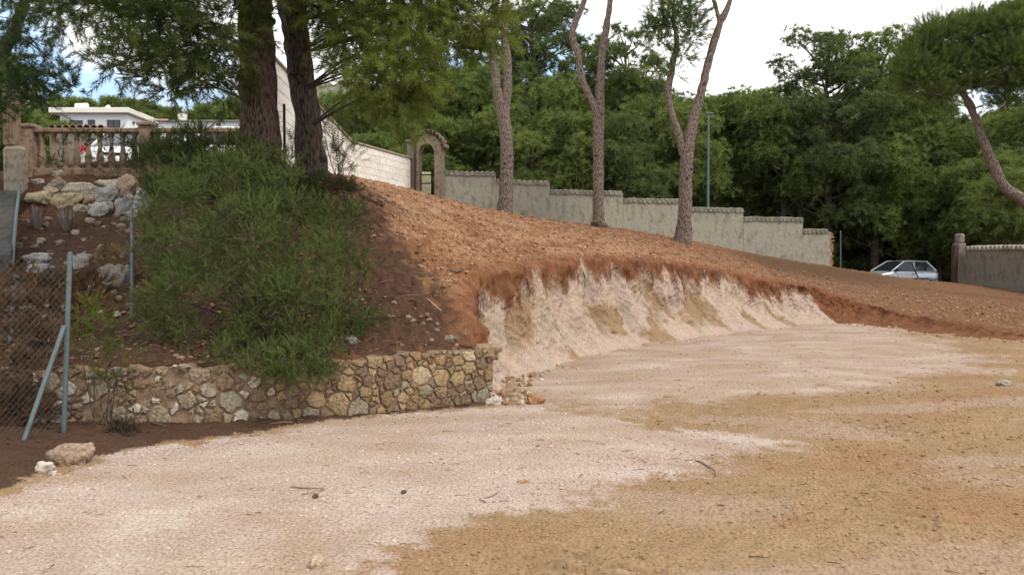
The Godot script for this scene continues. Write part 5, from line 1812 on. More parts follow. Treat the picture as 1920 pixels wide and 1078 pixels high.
# ---------------------------------------------------------------- houses
func build_houses() -> void:
	var k := 90.0 / FPX
	var o := at(180, 250, 90.0)
	o.y = hill(o.x, 90.0) - 0.5
	var H := func(py: float) -> float: return at(180, py, 90.0).y - o.y
	var X := func(px: float) -> float: return (px - 180.0) * k
	var t := thing("white_house", "white flat-roofed house with solar tank and dish on the rise", "house", o)
	var mb := MB.new()
	mb.box(Vector3(X.call(112), 0, -6.5), Vector3(X.call(239), H.call(214), 0), 0.03)
	var wall := part("wall", mb, mats.whitewash, t)
	mb = MB.new()
	mb.box(Vector3(X.call(99), H.call(213.9), -7.4), Vector3(X.call(247), H.call(204), 0.9), 0.05)
	part("roof_slab", mb, mats.cream_white, t)
	for q in [[201, 223, 226, 262], [131, 153, 227, 245], [165, 176, 226, 240]]:
		mb = MB.new()
		mb.box(Vector3(X.call(q[0]) - 0.08, H.call(q[3]) - 0.08, 0.005), Vector3(X.call(q[1]) + 0.08, H.call(q[2]) + 0.08, 0.05), 0.01)
		var w := part("window", mb, mats.frame_dark, t)
		mb = MB.new()
		mb.box(Vector3(X.call(q[0]), H.call(q[3]), 0.051), Vector3(X.call(q[1]), H.call(q[2]), 0.06), 0.0)
		part("pane", mb, mats.pane, w)
		mb = MB.new()
		mb.box(Vector3(X.call((q[0] + q[1]) * 0.5) - 0.04, H.call(q[3]), 0.061), Vector3(X.call((q[0] + q[1]) * 0.5) + 0.04, H.call(q[2]), 0.075), 0.0)
		part("mullion", mb, mats.frame_dark, w)
	mb = MB.new()
	mb.box(Vector3(X.call(239) + 0.003, H.call(246), -3.6), Vector3(X.call(239) + 0.06, H.call(230), -2.2), 0.01)
	part("window", mb, mats.pane, t)
	mb = MB.new()
	mb.box(Vector3(X.call(239) + 0.003, H.call(229), -1.3), Vector3(X.call(239) + 0.2, H.call(225), -1.0), 0.02)
	part("lamp", mb, mats.frame_dark, t)
	# solar water heater: panel on a stand and a tank on top of it
	mb = MB.new()
	mb.tube([Vector3(X.call(129), H.call(195), -1.5), Vector3(X.call(140), H.call(194.6), -1.5), Vector3(X.call(151), H.call(194), -1.5)], [0.36, 0.36, 0.36], 12)
	part("solar_tank", mb, mats.whitewash, t)
	mb = MB.new()
	mb.quad(Vector3(X.call(130), H.call(203.6), -0.4), Vector3(X.call(152), H.call(203.6), -0.4), Vector3(X.call(152), H.call(197), -1.6), Vector3(X.call(130), H.call(197), -1.6))
	mb.box(Vector3(X.call(152), H.call(204), -1.7), Vector3(X.call(160), H.call(196), -1.6), 0.0)
	part("solar_panel", mb, mats.cream_white, t)
	mb = MB.new()
	mb.lathe(Vector3(X.call(192), H.call(199.5), -1.2), [[0.02, -0.1], [0.22, -0.07], [0.36, 0.02], [0.42, 0.12]], 14, Basis(Vector3.RIGHT, 1.2) * Basis(Vector3.FORWARD, -0.3))
	mb.tube([Vector3(X.call(192), H.call(204), -1.3), Vector3(X.call(192), H.call(200), -1.3)], [0.04, 0.04], 6)
	part("satellite_dish", mb, mats.whitewash, t)
	# tiled upper volume behind
	mb = MB.new()
	mb.box(Vector3(X.call(196), 0, -14.0), Vector3(X.call(262), H.call(203), -7.5), 0.03)
	part("upper_wall", mb, mats.whitewash, t)
	mb = MB.new()
	var a := Vector3(X.call(190), H.call(205), -6.9); var b := Vector3(X.call(270), H.call(205), -6.9)
	var c := Vector3(X.call(270), H.call(205), -14.6); var e := Vector3(X.call(190), H.call(205), -14.6)
	var r0 := Vector3(X.call(222), H.call(191), -10.7); var r1 := Vector3(X.call(240), H.call(191), -10.7)
	mb.quad(a, b, r1, r0); mb.tri(b, c, r1); mb.quad(c, e, r0, r1); mb.tri(e, a, r0)
	mb.quad(e, c, b, a)
	part("roof", mb, mats.roof_tile, t)
	# low long building
	k = 76.0 / FPX
	var o2 := at(370, 250, 76.0)
	o2.y = hill(o2.x, 76.0) - 0.5
	var H2 := func(py: float) -> float: return at(370, py, 76.0).y - o2.y
	var X2 := func(px: float) -> float: return (px - 370.0) * k
	t = thing("low_house", "long low white building with a tiled edge and chimney behind the balustrade", "house", o2)
	mb = MB.new()
	mb.box(Vector3(X2.call(296), 0, -5), Vector3(X2.call(452), H2.call(226), 0), 0.03)
	part("wall", mb, mats.whitewash, t)
	mb = MB.new()
	var l0 := Vector3(X2.call(292), H2.call(226), 0.4); var l1 := Vector3(X2.call(456), H2.call(226), 0.4)
	var l2 := Vector3(X2.call(456), H2.call(219), -5.4); var l3 := Vector3(X2.call(292), H2.call(219), -5.4)
	mb.quad(l0, l1, l2, l3)
	mb.quad(l0 + Vector3(0, -0.12, 0), l1 + Vector3(0, -0.12, 0), l1, l0)
	part("roof", mb, mats.tile_grey, t)
	mb = MB.new()
	mb.box(Vector3(X2.call(322), H2.call(226), -2.0), Vector3(X2.call(335), H2.call(207), -1.3), 0.03)
	var ch := part("chimney", mb, mats.cream_white, t)
	mb = MB.new()
	mb.box(Vector3(X2.call(321), H2.call(207), -2.05), Vector3(X2.call(336), H2.call(205.5), -1.25), 0.02)
	part("chimney_cap", mb, mats.tile_grey, ch)
	for q in [[345, 352], [372, 380], [404, 411]]:
		mb = MB.new()
		mb.box(Vector3(X2.call(q[0]), H2.call(244), 0.004), Vector3(X2.call(q[1]), H2.call(231), 0.03), 0.0)
		part("window", mb, mats.pane, t)
	# white gable behind the block wall
	k = 52.0 / FPX
	var o3 := at(630, 260, 52.0)
	o3.y = hill(o3.x, 52.0) - 0.5
	var H3 := func(py: float) -> float: return at(630, py, 52.0).y - o3.y
	t = thing("gabled_house", "white gable with a dark sloping verge behind the block walls", "house", o3)
	mb = MB.new()
	mb.prism([Vector2(-38 * k, 0), Vector2(26 * k, 0), Vector2(26 * k, H3.call(254)), Vector2(8 * k, H3.call(212)), Vector2(2 * k, H3.call(206)), Vector2(-38 * k, H3.call(206))], 4.0, Transform3D(Basis(), Vector3(0, 0, -4.0)))
	part("wall", mb, mats.whitewash, t)
	mb = MB.new()
	mb.prism([Vector2(2 * k, H3.call(205.8)), Vector2(9 * k, H3.call(212)), Vector2(28 * k, H3.call(257)), Vector2(30 * k, H3.call(255)), Vector2(12 * k, H3.call(209)), Vector2(3 * k, H3.call(204))], 4.5, Transform3D(Basis(), Vector3(0, 0, -4.2)))
	part("verge", mb, mats.frame_dark, t)
	mb = MB.new()
	mb.box(Vector3(-20 * k, H3.call(205.9), -2), Vector3(-4 * k, H3.call(203), -0.5), 0.0)
	part("solar_panel", mb, mats.pane, t)
	# garden wall with tile scallops behind the balustrade
	var gd := 24.0
	var g0 := at(92, 300, gd)
	t = thing("garden_wall", "short dark garden wall with scalloped tile top behind the balustrade", "wall", Vector3(g0.x, height(g0.x, gd), -gd))
	k = gd / FPX
	var gh := at(92, 236, gd).y - t.position.y
	mb = MB.new()
	mb.box(Vector3(0, -0.4, -0.2), Vector3(104 * k, gh - 0.06, 0), 0.01)
	part("panel", mb, mats.render_brown, t)
	var tm := tile_mesh(0.105, 0.3)
	for i in 8:
		var q := part("tile", tm, mats.tile_brown, t)
		q.position = Vector3((i + 0.5) * 13.0 * k, gh - 0.07, -0.25)

func build_far_hill() -> void:
	# bare hill far behind
	var ridge := [[250, 232], [420, 205], [520, 182], [600, 160], [650, 153], [690, 156], [740, 175], [820, 205], [950, 225], [1150, 240], [1400, 250]]
	var mb := MB.new()
	var rows := 26
	var v: Array = []
	for i in ridge.size() * 8 - 7:
		var f := i / 8.0
		var a: Array = ridge[int(f)]
		var b: Array = ridge[mini(int(f) + 1, ridge.size() - 1)]
		var px := lerpf(a[0], b[0], f - int(f))
		var py := lerpf(a[1], b[1], f - int(f))
		var col: Array = []
		for r in rows + 1:
			var q := float(r) / rows
			var d := lerpf(700.0, 330.0, q)
			var top := at(px, py, 700.0).y
			var y := top * (1.0 - q * q * 0.2 - q * 0.8) + 6.0 * nf.get_noise_2d(px * 0.03, q * 8.0) * (1.0 - q)
			var x := at(px, py, d).x
			col.append(Vector3(x, maxf(y, 6.0), -d))
		v.append(col)
	for i in v.size() - 1:
		for r in rows:
			var n := nf.get_noise_2d(v[i][r].x * 0.06, v[i][r].z * 0.06)
			mb.col = Color(0.20, 0.165, 0.125).lerp(Color(0.11, 0.125, 0.065), smoothstep(-0.05, 0.25, n))
			mb.quad(v[i][r + 1], v[i + 1][r + 1], v[i + 1][r], v[i][r])
	var o := part("hill", mb, mats.plain)
	o.set_meta("kind", "structure")

func build_lamp_post() -> void:
	var b := drop(1327, 36.5)
	var t := thing("street_lamp", "slender pale street lamp standing behind the boundary wall", "street lamp", b)
	var top := at(1324, 214, 36.5)
	var h := top.y - b.y
	var mb := MB.new()
	mb.tube([Vector3(0, -0.2, 0), Vector3(0, h * 0.5, 0), Vector3(0, h, 0)], [0.075, 0.062, 0.042], 10)
	part("pole", mb, mats.galvanised, t)
	mb = MB.new()
	mb.box(Vector3(-0.10, h, -0.07), Vector3(0.22, h + 0.07, 0.07), 0.02)
	part("head", mb, mats.galvanised, t)

# ---------------------------------------------------------------- cars
func build_car(at_: Vector3, turn: float, paint: Material, label: String) -> Node3D:
	var t := thing("parked_car", label, "car", at_, turn)
	# front towards +x; stations: x, bottom, top, half width
	var st := [[-1.86, 0.42, 0.80, 0.66], [-1.82, 0.34, 0.90, 0.74], [-1.6, 0.28, 0.92, 0.79], [-0.9, 0.26, 0.92, 0.80], [0.0, 0.26, 0.91, 0.80], [0.7, 0.26, 0.90, 0.79], [0.95, 0.26, 0.885, 0.785], [1.3, 0.26, 0.83, 0.77], [1.6, 0.27, 0.76, 0.74], [1.78, 0.30, 0.68, 0.68], [1.86, 0.40, 0.60, 0.60]]
	var mb := MB.new()
	var rings: Array = []
	for s in st:
		var ring: Array = []
		var w: float = s[3]
		var lo: float = s[1]
		var hi: float = s[2]
		for q in [[0.80, lo], [0.97, lo + 0.08], [1.0, lerpf(lo, hi, 0.45)], [0.985, lerpf(lo, hi, 0.75)], [0.93, hi - 0.03], [0.82, hi], [0.4, hi + 0.018], [0.0, hi + 0.022]]:
			ring.append(Vector3(s[0], q[1], w * q[0]))
		for q in range(6, -1, -1): ring.append(ring[q] * Vector3(1, 1, -1))
		rings.append(ring)
	# smooth skin
	var k0 := 0
	var m: int = rings[0].size()
	for i in rings.size():
		for j in m:
			var dx: Vector3 = rings[mini(i + 1, rings.size() - 1)][j] - rings[maxi(i - 1, 0)][j]
			var dj: Vector3 = rings[i][mini(j + 1, m - 1)] - rings[i][maxi(j - 1, 0)]
			mb.v.append(rings[i][j]); mb.n.append(dx.cross(dj).normalized() * -1.0); mb.c.append(Color.WHITE)
	for i in rings.size() - 1:
		for j in m - 1:
			var a := i * m + j
			mb.ix.append_array(PackedInt32Array([a, a + 1, a + m, a + 1, a + m + 1, a + m]))
	for e in [0, rings.size() - 1]:
		var ce := Vector3(st[e][0], (st[e][1] + st[e][2]) * 0.5, 0)
		for j in m - 1:
			if e == 0: mb.tri(ce, rings[e][j], rings[e][j + 1])
			else: mb.tri(ce, rings[e][j + 1], rings[e][j])
	# flip normals that point inwards
	for i in mb.v.size():
		var c := Vector3(mb.v[i].x, 0.58, 0)
		if mb.n[i].dot(mb.v[i] - c) < -0.01: mb.n[i] = -mb.n[i]
	part("body", mb, paint, t)
	# greenhouse
	var bl := [Vector3(-1.74, 0.90, 0.70), Vector3(0.98, 0.885, 0.70)]
	var tl := [Vector3(-1.22, 1.36, 0.57), Vector3(0.12, 1.37, 0.56)]
	mb = MB.new()
	var mz := Vector3(1, 1, -1)
	mb.quad(bl[0], bl[1], tl[1], tl[0])
	mb.quad(bl[1] * mz, bl[0] * mz, tl[0] * mz, tl[1] * mz)
	mb.quad(bl[1], bl[1] * mz, tl[1] * mz, tl[1])
	mb.quad(bl[0] * mz, bl[0], tl[0], tl[0] * mz)
	part("glasshouse", mb, mats.car_glass, t)
	# roof, gently crowned
	mb = MB.new()
	for i in 6:
		for j in 6:
			var q: Array = []
			for w in [[i, j], [i + 1, j], [i + 1, j + 1], [i, j + 1]]:
				var fx: float = w[0] / 6.0
				var fz: float = w[1] / 6.0
				q.append(Vector3(lerpf(-1.26, 0.15, fx), 1.362 + 0.05 * sin(PI * fx) * 1.0 + 0.02 * sin(PI * fz), lerpf(0.585, -0.585, fz)))
			mb.quad(q[0], q[1], q[2], q[3])
	part("roof", mb, paint, t)
	for sg in [1.0, -1.0]:
		var f := Vector3(1, 1, sg)
		for p in [[bl[1] * f, tl[1] * f, 0.035], [Vector3(-0.42, 0.90, 0.70) * f, Vector3(-0.46, 1.37, 0.565) * f, 0.034], [bl[0] * f + Vector3(0.06, 0, 0), tl[0] * f + Vector3(-0.02, 0, 0), 0.08]]:
			mb = MB.new()
			mb.tube([p[0], p[0].lerp(p[1], 0.5), p[1]], [p[2], p[2] * 0.9, p[2] * 0.8], 8)
			part("pillar", mb, paint, t)
		mb = MB.new()
		mb.tube([tl[0] * f, tl[0].lerp(tl[1], 0.5) * f + Vector3(0, 0.02, 0), tl[1] * f], [0.03, 0.03, 0.03], 8)
		part("roof_rail", mb, paint, t)
		# window seals and belt
		mb = MB.new()
		mb.tube([bl[0] * f + Vector3(0.3, 0.0, 0), Vector3(-0.4, 0.905, 0.715 * sg), Vector3(0.85, 0.895, 0.715 * sg)], [0.014, 0.014, 0.014], 6)
		part("window_seal", mb, mats.rubber, t)
		# door outline as a shallow panel
		mb = MB.new()
		mb.box(Vector3(-0.40, 0.36, 0.785 * sg - 0.02), Vector3(0.72, 0.84, 0.785 * sg + 0.02), 0.012)
		var dr := part("door", mb, paint, t)
		mb = MB.new()
		mb.box(Vector3(-0.34, 0.74, 0.806 * sg - 0.012), Vector3(-0.16, 0.775, 0.806 * sg + 0.012), 0.006)
		part("handle", mb, mats.rubber, dr)
		mb = MB.new()
		mb.box(Vector3(-1.2, 0.50, 0.80 * sg - 0.016), Vector3(1.0, 0.56, 0.80 * sg + 0.016), 0.008)
		part("side_strip", mb, mats.rubber, t)
		mb = MB.new()
		mb.rock(Vector3(0.74, 0.96, 0.82 * sg), Vector3(0.06, 0.055, 0.09), nz, 1.0, 4, 0.0, Basis(), 0)
		part("mirror", mb, mats.rubber, t)
		mb = MB.new()
		mb.rock(Vector3(1.74, 0.62, 0.50 * sg), Vector3(0.11, 0.065, 0.15), nz, 1.0, 4, 0.0, Basis(), 0)
		part("headlight", mb, mats.lamp_glass, t)
		mb = MB.new()
		mb.box(Vector3(-1.875, 0.56, 0.62 * sg - 0.10), Vector3(-1.80, 0.80, 0.62 * sg + 0.10), 0.02)
		part("tail_light", mb, mats.lamp_red, t)
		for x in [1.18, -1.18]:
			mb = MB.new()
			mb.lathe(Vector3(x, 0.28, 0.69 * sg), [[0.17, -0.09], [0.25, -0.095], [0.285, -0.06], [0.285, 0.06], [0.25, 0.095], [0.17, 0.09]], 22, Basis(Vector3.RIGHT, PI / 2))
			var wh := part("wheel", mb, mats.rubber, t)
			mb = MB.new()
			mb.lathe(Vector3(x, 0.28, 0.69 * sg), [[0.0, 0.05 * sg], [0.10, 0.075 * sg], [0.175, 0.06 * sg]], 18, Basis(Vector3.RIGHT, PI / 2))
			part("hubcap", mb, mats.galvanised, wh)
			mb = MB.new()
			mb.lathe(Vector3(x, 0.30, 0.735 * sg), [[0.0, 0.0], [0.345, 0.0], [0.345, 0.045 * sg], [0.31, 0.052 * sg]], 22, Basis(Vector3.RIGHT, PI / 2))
			part("arch_shade_disc", mb, mats.rubber, t)  # dark disc stands for the shade inside the hollow arch
	for q in [[1.80, 0.40, 1.92], [-1.93, 0.40, -1.80]]:
		mb = MB.new()
		mb.box(Vector3(q[0], 0.30, -0.66), Vector3(q[2], 0.52, 0.66), 0.045)
		part("bumper", mb, paint, t)
	mb = MB.new()
	mb.box(Vector3(1.80, 0.56, -0.32), Vector3(1.87, 0.64, 0.32), 0.015)
	part("grille", mb, mats.rubber, t)
	return t

func build_cars() -> void:
	var c := at(1683, 520, 40.0)
	var y := at(1683, 489, 40.0).y - 1.40
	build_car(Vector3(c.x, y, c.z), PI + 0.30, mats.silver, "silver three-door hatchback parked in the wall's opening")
	var road := MB.new()
	var ra := [Vector3(8, 0, -38.0), Vector3(14, 0, -38.5), Vector3(20, 0, -38.2), Vector3(30, 0, -36.5), Vector3(44, 0, -34.0)]
	for i in ra.size() - 1:
		for k in 4:
			var q: Array = []
			for w in [[0, k], [1, k], [1, k + 1], [0, k + 1]]:
				var p: Vector3 = ra[i + w[0]] + Vector3(0, 0, 0.6 - w[1] * 1.2)
				p.y = maxf(y + 0.005, hill(p.x, -p.z) + 0.004) if i > 0 else hill(p.x, -p.z) - 0.1
				q.append(p)
			road.quad(q[0], q[1], q[2], q[3])
	var o := part("road", road, mats.asphalt)
	o.set_meta("kind", "structure")
	c = at(243, 300, 21.5)
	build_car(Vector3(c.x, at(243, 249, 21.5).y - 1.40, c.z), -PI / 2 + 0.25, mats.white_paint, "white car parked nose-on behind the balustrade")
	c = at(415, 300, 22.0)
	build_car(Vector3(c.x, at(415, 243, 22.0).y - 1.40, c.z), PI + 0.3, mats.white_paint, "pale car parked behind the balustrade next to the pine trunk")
	# striped prop leaning by the silver car, and the thin post with wires at the wall's broken end
	var g := drop(1728, 32.2)
	var t := thing("leaning_pole", "dark thin pole leaning in front of the silver car", "pole", g)
	var mb := MB.new()
	mb.tube([at(1728, 532, 32.2) - g, at(1718, 510, 32.3) - g, at(1711, 493, 32.4) - g], [0.028, 0.026, 0.024], 7)
	part("shaft", mb, mats.iron, t)
	g = drop(1577, 34.3)
	t = thing("fence_post", "thin grey-green post beside the broken brick end of the wall", "post", g)
	mb = MB.new()
	mb.tube([Vector3(0, -0.2, 0), Vector3(0, 0.9, 0), at(1577, 432, 34.3) - g], [0.028, 0.028, 0.026], 7)
	part("pole", mb, mats.galvanised, t)
	mb = MB.new()
	mb.tube([at(1577, 440, 34.3) - g, at(1640, 466, 34.0) - g, at(1712, 496, 32.5) - g], [0.008, 0.008, 0.008], 4)
	part("wire", mb, mats.iron, t)
	# white planter with red flowers behind the balusters
	var pp := drop(156, 18.8)
	t = thing("planter", "tall white planter with red flowers behind the balusters", "planter", pp)
	mb = MB.new()
	var ph := at(156, 291, 18.8).y - pp.y
	mb.lathe(Vector3.ZERO, [[0.0, -0.1], [0.09, -0.1], [0.10, ph * 0.3], [0.13, ph * 0.8], [0.15, ph], [0.12, ph], [0.0, ph - 0.04]], 14)
	part("pot", mb, mats.white_paint, t)
	rng.seed = 77
	for i in 14:
		mb = MB.new()
		mb.col = Color(0.55, 0.02, 0.02)
		mb.rock(Vector3(rng.randf_range(-0.12, 0.12), ph + rng.randf_range(0.03, 0.20), rng.randf_range(-0.08, 0.10)), Vector3.ONE * rng.randf_range(0.022, 0.04), nz, float(i), 2, 0.3)
		part("flower", mb, mats.plain, t)

# ---------------------------------------------------------------- stones, sticks, gravel
func hit(px: float, py: float, from := 2.5) -> Vector3:
	# where that sight line meets the terrain
	var d := from
	while d < 60.0:
		var p := at(px, py, d)
		if p.y <= height(p.x, d): return p
		d += 0.04
	return at(px, py, 20.0)

func boulder(called: String, label: String, category: String, px: float, py: float, w: float, h: float, c: Color, group := "", rough := 0.28) -> void:
	var p := hit(px, py + h * 0.42)
	var s := -p.z / FPX
	var t := thing(called, label, category, p, 0.0, group)
	var mb := MB.new()
	mb.col = c
	var b := Basis(Vector3.FORWARD, rng.randf_range(-0.15, 0.15))
	mb.rock(Vector3(0, h * s * 0.36, -w * s * 0.15), Vector3(w * 0.52 * s, h * 0.60 * s, minf(w, h * 1.6) * 0.45 * s), nz, rng.randf_range(0, 50), 9, rough * 0.75, b, 5)
	part("stone", mb, mats.stone, t)

func build_rocks() -> void:
	rng.seed = 901
	var pale := Color(0.42, 0.375, 0.30)
	var grey := Color(0.34, 0.32, 0.29)
	var tan := Color(0.40, 0.30, 0.20)
	var row := "boulders in the row below the balustrade"
	for q in [[67, 371, 46, 26, Color(0.48, 0.40, 0.26), "blocky cream boulder at the step end of the boulder row"], [144, 354, 58, 22, pale, "long pale boulder lying on top of the boulder row"], [122, 375, 52, 26, Color(0.44, 0.35, 0.22), "squat yellowish boulder under the long pale one"], [202, 345, 48, 20, pale, "flattish pale boulder at the top of the row below the planter"], [200, 367, 44, 30, grey, "rounded blue-grey boulder in the middle of the row"], [184, 392, 48, 25, Color(0.42, 0.39, 0.33), "oval light grey boulder lowest in the row"], [167, 374, 27, 18, tan, "small brownish stone wedged between bigger boulders"], [237, 350, 36, 40, tan, "upright brown boulder leaning in the row"], [234, 385, 36, 36, grey, "grey upright boulder behind the galvanised post"], [264, 373, 30, 56, Color(0.40, 0.38, 0.34), "tall speckled boulder half hidden by the shrub"], [109, 325, 22, 12, Color(0.40, 0.36, 0.28), "small pale stone at the foot of the balustrade"], [104, 344, 38, 20, Color(0.26, 0.22, 0.16), "dark flat rock above the cream boulder"], [66, 342, 26, 12, pale, "small pale stone beside the dark flat rock"], [43, 341, 20, 10, Color(0.40, 0.30, 0.14), "ochre stone by the entrance pillar"]]:
		boulder("boulder", q[5], "boulder", q[0], q[1], q[2], q[3], q[4], row)
	for q in [[93, 358, 26, 16], [150, 390, 26, 14], [250, 402, 26, 18], [178, 356, 20, 13]]:
		boulder("boulder", "plain pale filler boulder packed between the bigger ones of the row", "boulder", q[0], q[1], q[2], q[3], pale.lerp(tan, rng.randf()), "filler boulders in the row")
	boulder("boulder", "big rounded grey boulder under the hanging dry grass", "boulder", 215, 521, 54, 46, Color(0.27, 0.23, 0.19))
	boulder("boulder", "flat whitish slab stone on the middle terrace", "stone", 62, 484, 62, 18, Color(0.46, 0.43, 0.39))
	boulder("boulder", "pale rough stone beside the leaning fence post's top", "stone", 152, 490, 30, 26, Color(0.38, 0.34, 0.29))
	boulder("boulder", "low whitish stone under the flat slab", "stone", 72, 505, 44, 20, Color(0.42, 0.39, 0.35))
	boulder("boulder", "reddish square block lying among the brambles", "block", 75, 546, 42, 17, Color(0.26, 0.15, 0.10), "", 0.06)
	var pile := "loose stones scattered on the terraced slope"
	for i in 60:
		var px := rng.randf_range(30, 245)
		var py := rng.randf_range(400, 600)
		var w := rng.randf_range(7, 18)
		boulder("loose_stone", "small loose stone lying on the brown terraced slope", "stone", px, py, w, w * rng.randf_range(0.5, 0.8), Color(0.22, 0.16, 0.11).lerp(Color(0.42, 0.36, 0.28), rng.randf()), pile)
	boulder("boulder", "big brown rounded stone at the edge of the gravel by the fence", "stone", 132, 854, 82, 38, Color(0.36, 0.25, 0.17))
	boulder("boulder", "white squarish stone at the gravel's edge", "stone", 80, 878, 30, 22, Color(0.62, 0.52, 0.45))
	boulder("boulder", "pale pebble-sized stone beside the white squarish one", "stone", 97, 888, 14, 9, Color(0.58, 0.48, 0.41))
	boulder("boulder", "rusty orange stone at the end of the retaining wall", "stone", 1004, 750, 34, 20, Color(0.40, 0.21, 0.11))
	boulder("boulder", "brownish stone lying by the retaining wall's end", "stone", 964, 746, 26, 16, Color(0.42, 0.30, 0.21))
	boulder("boulder", "whitish stone touching the retaining wall's corner", "stone", 925, 752, 32, 16, Color(0.55, 0.47, 0.38))
	boulder("boulder", "tan stone lying alone on the gravel", "stone", 590, 1056, 30, 22, Color(0.52, 0.38, 0.26))
	boulder("boulder", "flat orange-brown stone on the pale gravel", "stone", 982, 904, 24, 8, Color(0.44, 0.27, 0.14))
	boulder("boulder", "grey-white stone out on the ochre sand", "stone", 1886, 719, 24, 12, Color(0.44, 0.39, 0.31))
	boulder("boulder", "small stone on the sand ridge edge", "stone", 1429, 738, 14, 9, Color(0.45, 0.35, 0.25))
	boulder("boulder", "grey angular stone on the bank above the wall", "stone", 660, 640, 26, 18, Color(0.27, 0.235, 0.19))
	boulder("boulder", "dusty stone half sunk in the bank", "stone", 845, 635, 24, 14, Color(0.26, 0.21, 0.15))
	boulder("boulder", "pale stone lying on the shallow red bank", "stone", 1757, 604, 12, 14, Color(0.52, 0.42, 0.32))
	for i in 46:
		var px := rng.randf_range(938, 1000)
		var py := rng.randf_range(700, 756)
		if px > 1000 - (py - 700) * 0.2: continue
		var w := rng.randf_range(6, 15)
		boulder("rubble_stone", "crumbled orange stone heaped at the foot of the cut beside the wall", "stone", px, py, w, w * 0.7, Color(0.34, 0.19, 0.11).lerp(Color(0.54, 0.40, 0.29), rng.randf()), "rubble at the wall's end")

func stick(label: String, category: String, pts: Array, r: float, material: Material, called := "stick") -> void:
	var a: Array = []
	var o := hit(pts[0][0], pts[0][1])
	for p in pts:
		var q := hit(p[0], p[1])
		a.append(q - o + Vector3(rng.randf_range(-1.5, 1.5) * r, r * rng.randf_range(0.8, 2.5), rng.randf_range(-2.5, 2.5) * r))
	var t := thing(called, label, category, o)
	var mb := MB.new()
	var rad: Array = []
	for i in a.size(): rad.append(r * lerpf(1.0, 0.5, float(i) / a.size()))
	limb(mb, a, rad, 6, 0.0, 4)
	part("branch", mb, material, t)

func build_sticks() -> void:
	rng.seed = 902
	stick("thin bent twig lying on the pale gravel", "twig", [[546, 915], [570, 917], [604, 918], [602, 922], [585, 925], [566, 929]], 0.0048, mats.twig)
	stick("crooked pale-brown stick on the gravel near the ochre sand", "stick", [[898, 938], [915, 943], [940, 941], [972, 944]], 0.0048, mats.twig)
	stick("short twig propped against the crooked stick", "twig", [[905, 936], [920, 932], [935, 923]], 0.0048, mats.twig)
	stick("dark knotty stick at the gravel's sandy edge", "stick", [[1294, 864], [1312, 868], [1326, 876], [1338, 884], [1342, 894]], 0.0065, mats.iron_bark)
	stick("long broken root lying across the spoil slope", "root", [[838, 512], [868, 512], [890, 504], [906, 503], [922, 512], [945, 523], [962, 528]], 0.017, mats.bark_dark, "root")
	stick("slanting root on the upper spoil slope below the shrub", "root", [[676, 372], [700, 384], [722, 388], [750, 391]], 0.022, mats.bark_dark, "root")
	stick("thin pale cane lying down the dark bank", "cane", [[800, 560], [830, 585], [868, 610]], 0.006, mats.cane)
	stick("short dark twig on the tan slope", "twig", [[1085, 421], [1105, 423], [1120, 426]], 0.012, mats.bark_dark)
	stick("grey twig half buried near the wall's dark soil strip", "twig", [[512, 832], [525, 828], [540, 827]], 0.004, mats.twig)
	for q in [[591, 932, "closed dark pine cone on the gravel beside the bent twig"], [757, 925, "open dark pine cone lying alone on the gravel"]]:
		var p := hit(q[0], q[1] + 3)
		var t := thing("pine_cone", q[2], "pine cone", p)
		var mb := MB.new()
		mb.col = Color(0.085, 0.062, 0.046)
		mb.rock(Vector3(0, 0.018, 0), Vector3(0.017, 0.016, 0.024), nz, q[0], 6, 0.2, Basis(), 0)
		part("core", mb, mats.plain, t)
		for i in 26:
			var y := 1.0 - 2.0 * (i + 0.5) / 26.0
			var an := i * 2.4
			var d := Vector3(cos(an) * sqrt(1 - y * y), y, sin(an) * sqrt(1 - y * y))
			mb = MB.new()
			mb.col = Color(0.13, 0.095, 0.07)
			mb.rock(Vector3(0, 0.016, 0) + d * Vector3(0.017, 0.016, 0.024), Vector3(0.006, 0.005, 0.006), nz, float(i), 2, 0.0, Basis(), 0)
			part("scale", mb, mats.plain, t)

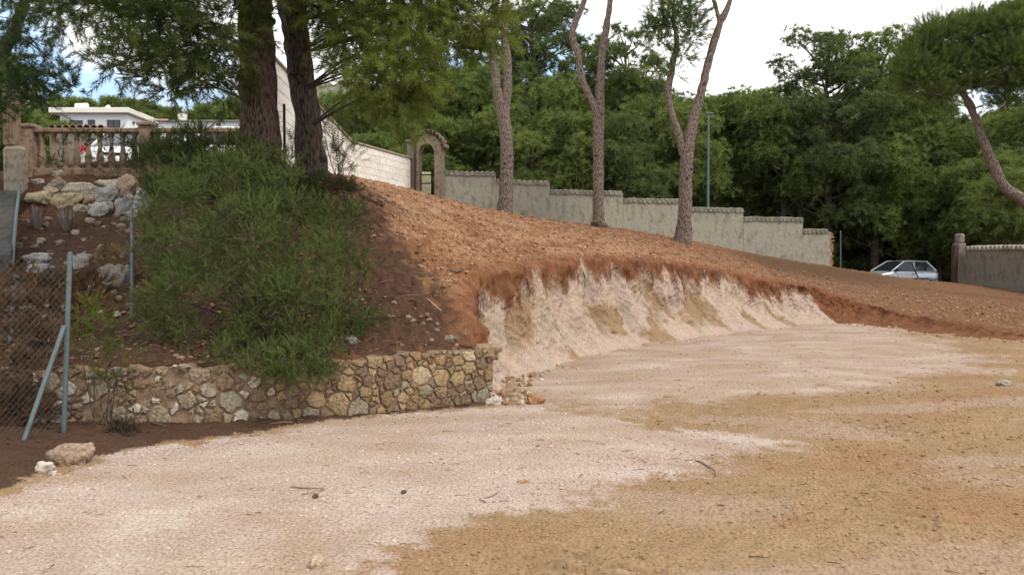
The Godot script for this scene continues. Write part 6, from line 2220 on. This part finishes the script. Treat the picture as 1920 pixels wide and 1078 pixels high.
func scatter(called: String, label: String, n: int, sizes: Vector2, where: int, sd: int, power := 2.2) -> void:
	rng.seed = sd
	var shapes: Array = []
	for i in 4:
		var mb := MB.new()
		mb.rock(Vector3.ZERO, Vector3(1, rng.randf_range(0.36, 0.6), rng.randf_range(0.7, 0.95)), nz, i * 3.3 + sd, 2, 0.35, Basis(), 5)
		shapes.append(mb.mesh())
	var tfs := [[], [], [], []]
	var cols := [PackedColorArray(), PackedColorArray(), PackedColorArray(), PackedColorArray()]
	var made := 0
	var tries := 0
	while made < n and tries < n * 5:
		tries += 1
		var d: float
		if where == 0: d = 2.3 * pow(9.0, rng.randf())          # plot floor
		elif where == 1: d = rng.randf_range(8.2, 27.0)          # slope
		else: d = rng.randf_range(9.2, 21.0)                     # the cut and its foot
		var x := rng.randf_range(-0.85, 0.85) * (d + 1.0)
		if where == 1 and x > 14.0: continue
		var h := height(x, d)
		var t := last_t
		if where == 0 and t < 1.0: continue
		if where == 1 and (t > 0.05 or x < -8.0): continue
		if where == 2:
			if not in_grid(x, d): continue
			var di := gs(g_pit, x, d)
			var w := gs(g_wid, x, d)
			if w < 0.25 or di < w * 0.25 or di > w * 1.0 + 0.7 * rng.randf() * rng.randf(): continue
		var c := ground_colour(x, d, h, t)
		if where == 0 and gs(g_soil, x, d) > 0.05 and rng.randf() < 0.7: continue
		# clumped, as rain and wheels leave them
		if rng.randf() > 0.35 + 0.9 * (0.5 + nz.get_noise_2d(x * 0.9 + 13.0, d * 0.9)): continue
		if where == 1:
			var bank := -1.0
			if in_grid(x, d): bank = gs(g_bank, x, d)
			if bank > 0.0 and rng.randf() < 0.75: continue
			c = c.lerp(SLOPE_PALE.lerp(PINK, rng.randf() * 0.6), rng.randf_range(0.1, 0.75))
		var k := rng.randf_range(0.86, 1.25)
		var s := sizes.x + (sizes.y - sizes.x) * pow(rng.randf(), power * 2.0)
		if where == 0: s *= clampf(d / 6.0, 0.8, 1.1)
		var v := rng.randi() % 4
		var b := Basis.from_euler(Vector3(rng.randf_range(-0.4, 0.4), rng.randf() * TAU, rng.randf_range(-0.4, 0.4))).scaled(Vector3.ONE * s)
		tfs[v].append(Transform3D(b, Vector3(x, h + rough_of(x, d, t) + s * 0.15, -d)))
		cols[v].append(Color(c.r * k, c.g * k, c.b * k))
		made += 1
	var root := Node3D.new()
	root.name = numbered(called)
	root.set_meta("kind", "stuff")
	tag(root, label, "gravel")
	add_child(root)
	for v in 4:
		copies("pebbles", shapes[v], mats.pebble, tfs[v], cols[v], root)

func build_litter() -> void:
	# fallen twigs and needles, too small to count
	rng.seed = 905
	var mb := MB.new()
	mb.tube([Vector3(-0.5, 0, 0), Vector3(-0.1, 0.04, 0.06), Vector3(0.5, 0, -0.03)], [0.035, 0.03, 0.012], 4)
	var tfs: Array = []
	var cols := PackedColorArray()
	for i in 11500:
		var d := rng.randf_range(4.0, 20.0) if i < 900 else rng.randf_range(7.8, 18.0)
		var x := rng.randf_range(-0.8, 0.8) * (d + 1.0)
		var h := height(x, d)
		var t := last_t
		if i >= 9000:
			d = rng.randf_range(20.0, 30.0)
			x = rng.randf_range(-5.0, 9.0)
			h = height(x, d)
			t = last_t
		elif i >= 900 and (t > 0.1 or not in_grid(x, d) or gs(g_bank, x, d) < -0.2) and not (t >= 1.0 and in_grid(x, d) and gs(g_soil, x, d) > 0.0): continue
		if i < 900 and t < 1.0: continue
		if t > 0.05 and t < 1.0: continue
		var s := rng.randf_range(0.03, 0.12) if i < 900 else rng.randf_range(0.06, 0.26)
		tfs.append(Transform3D(Basis.from_euler(Vector3(rng.randf_range(-0.2, 0.2), rng.randf() * TAU, rng.randf_range(-0.25, 0.25))).scaled(Vector3(s, s * 0.8, s * 0.8)), Vector3(x, h + rough_of(x, d, t) + 0.006, -d)))
		cols.append(Color(0.06, 0.042, 0.03).lerp(Color(0.26, 0.18, 0.11), pow(rng.randf(), 1.8)))
	var o := copies("needle_litter", mb.mesh(), mats.plain, tfs, cols)
	tag(o, "fallen twigs and dry needles strewn over bank and plot", "litter")
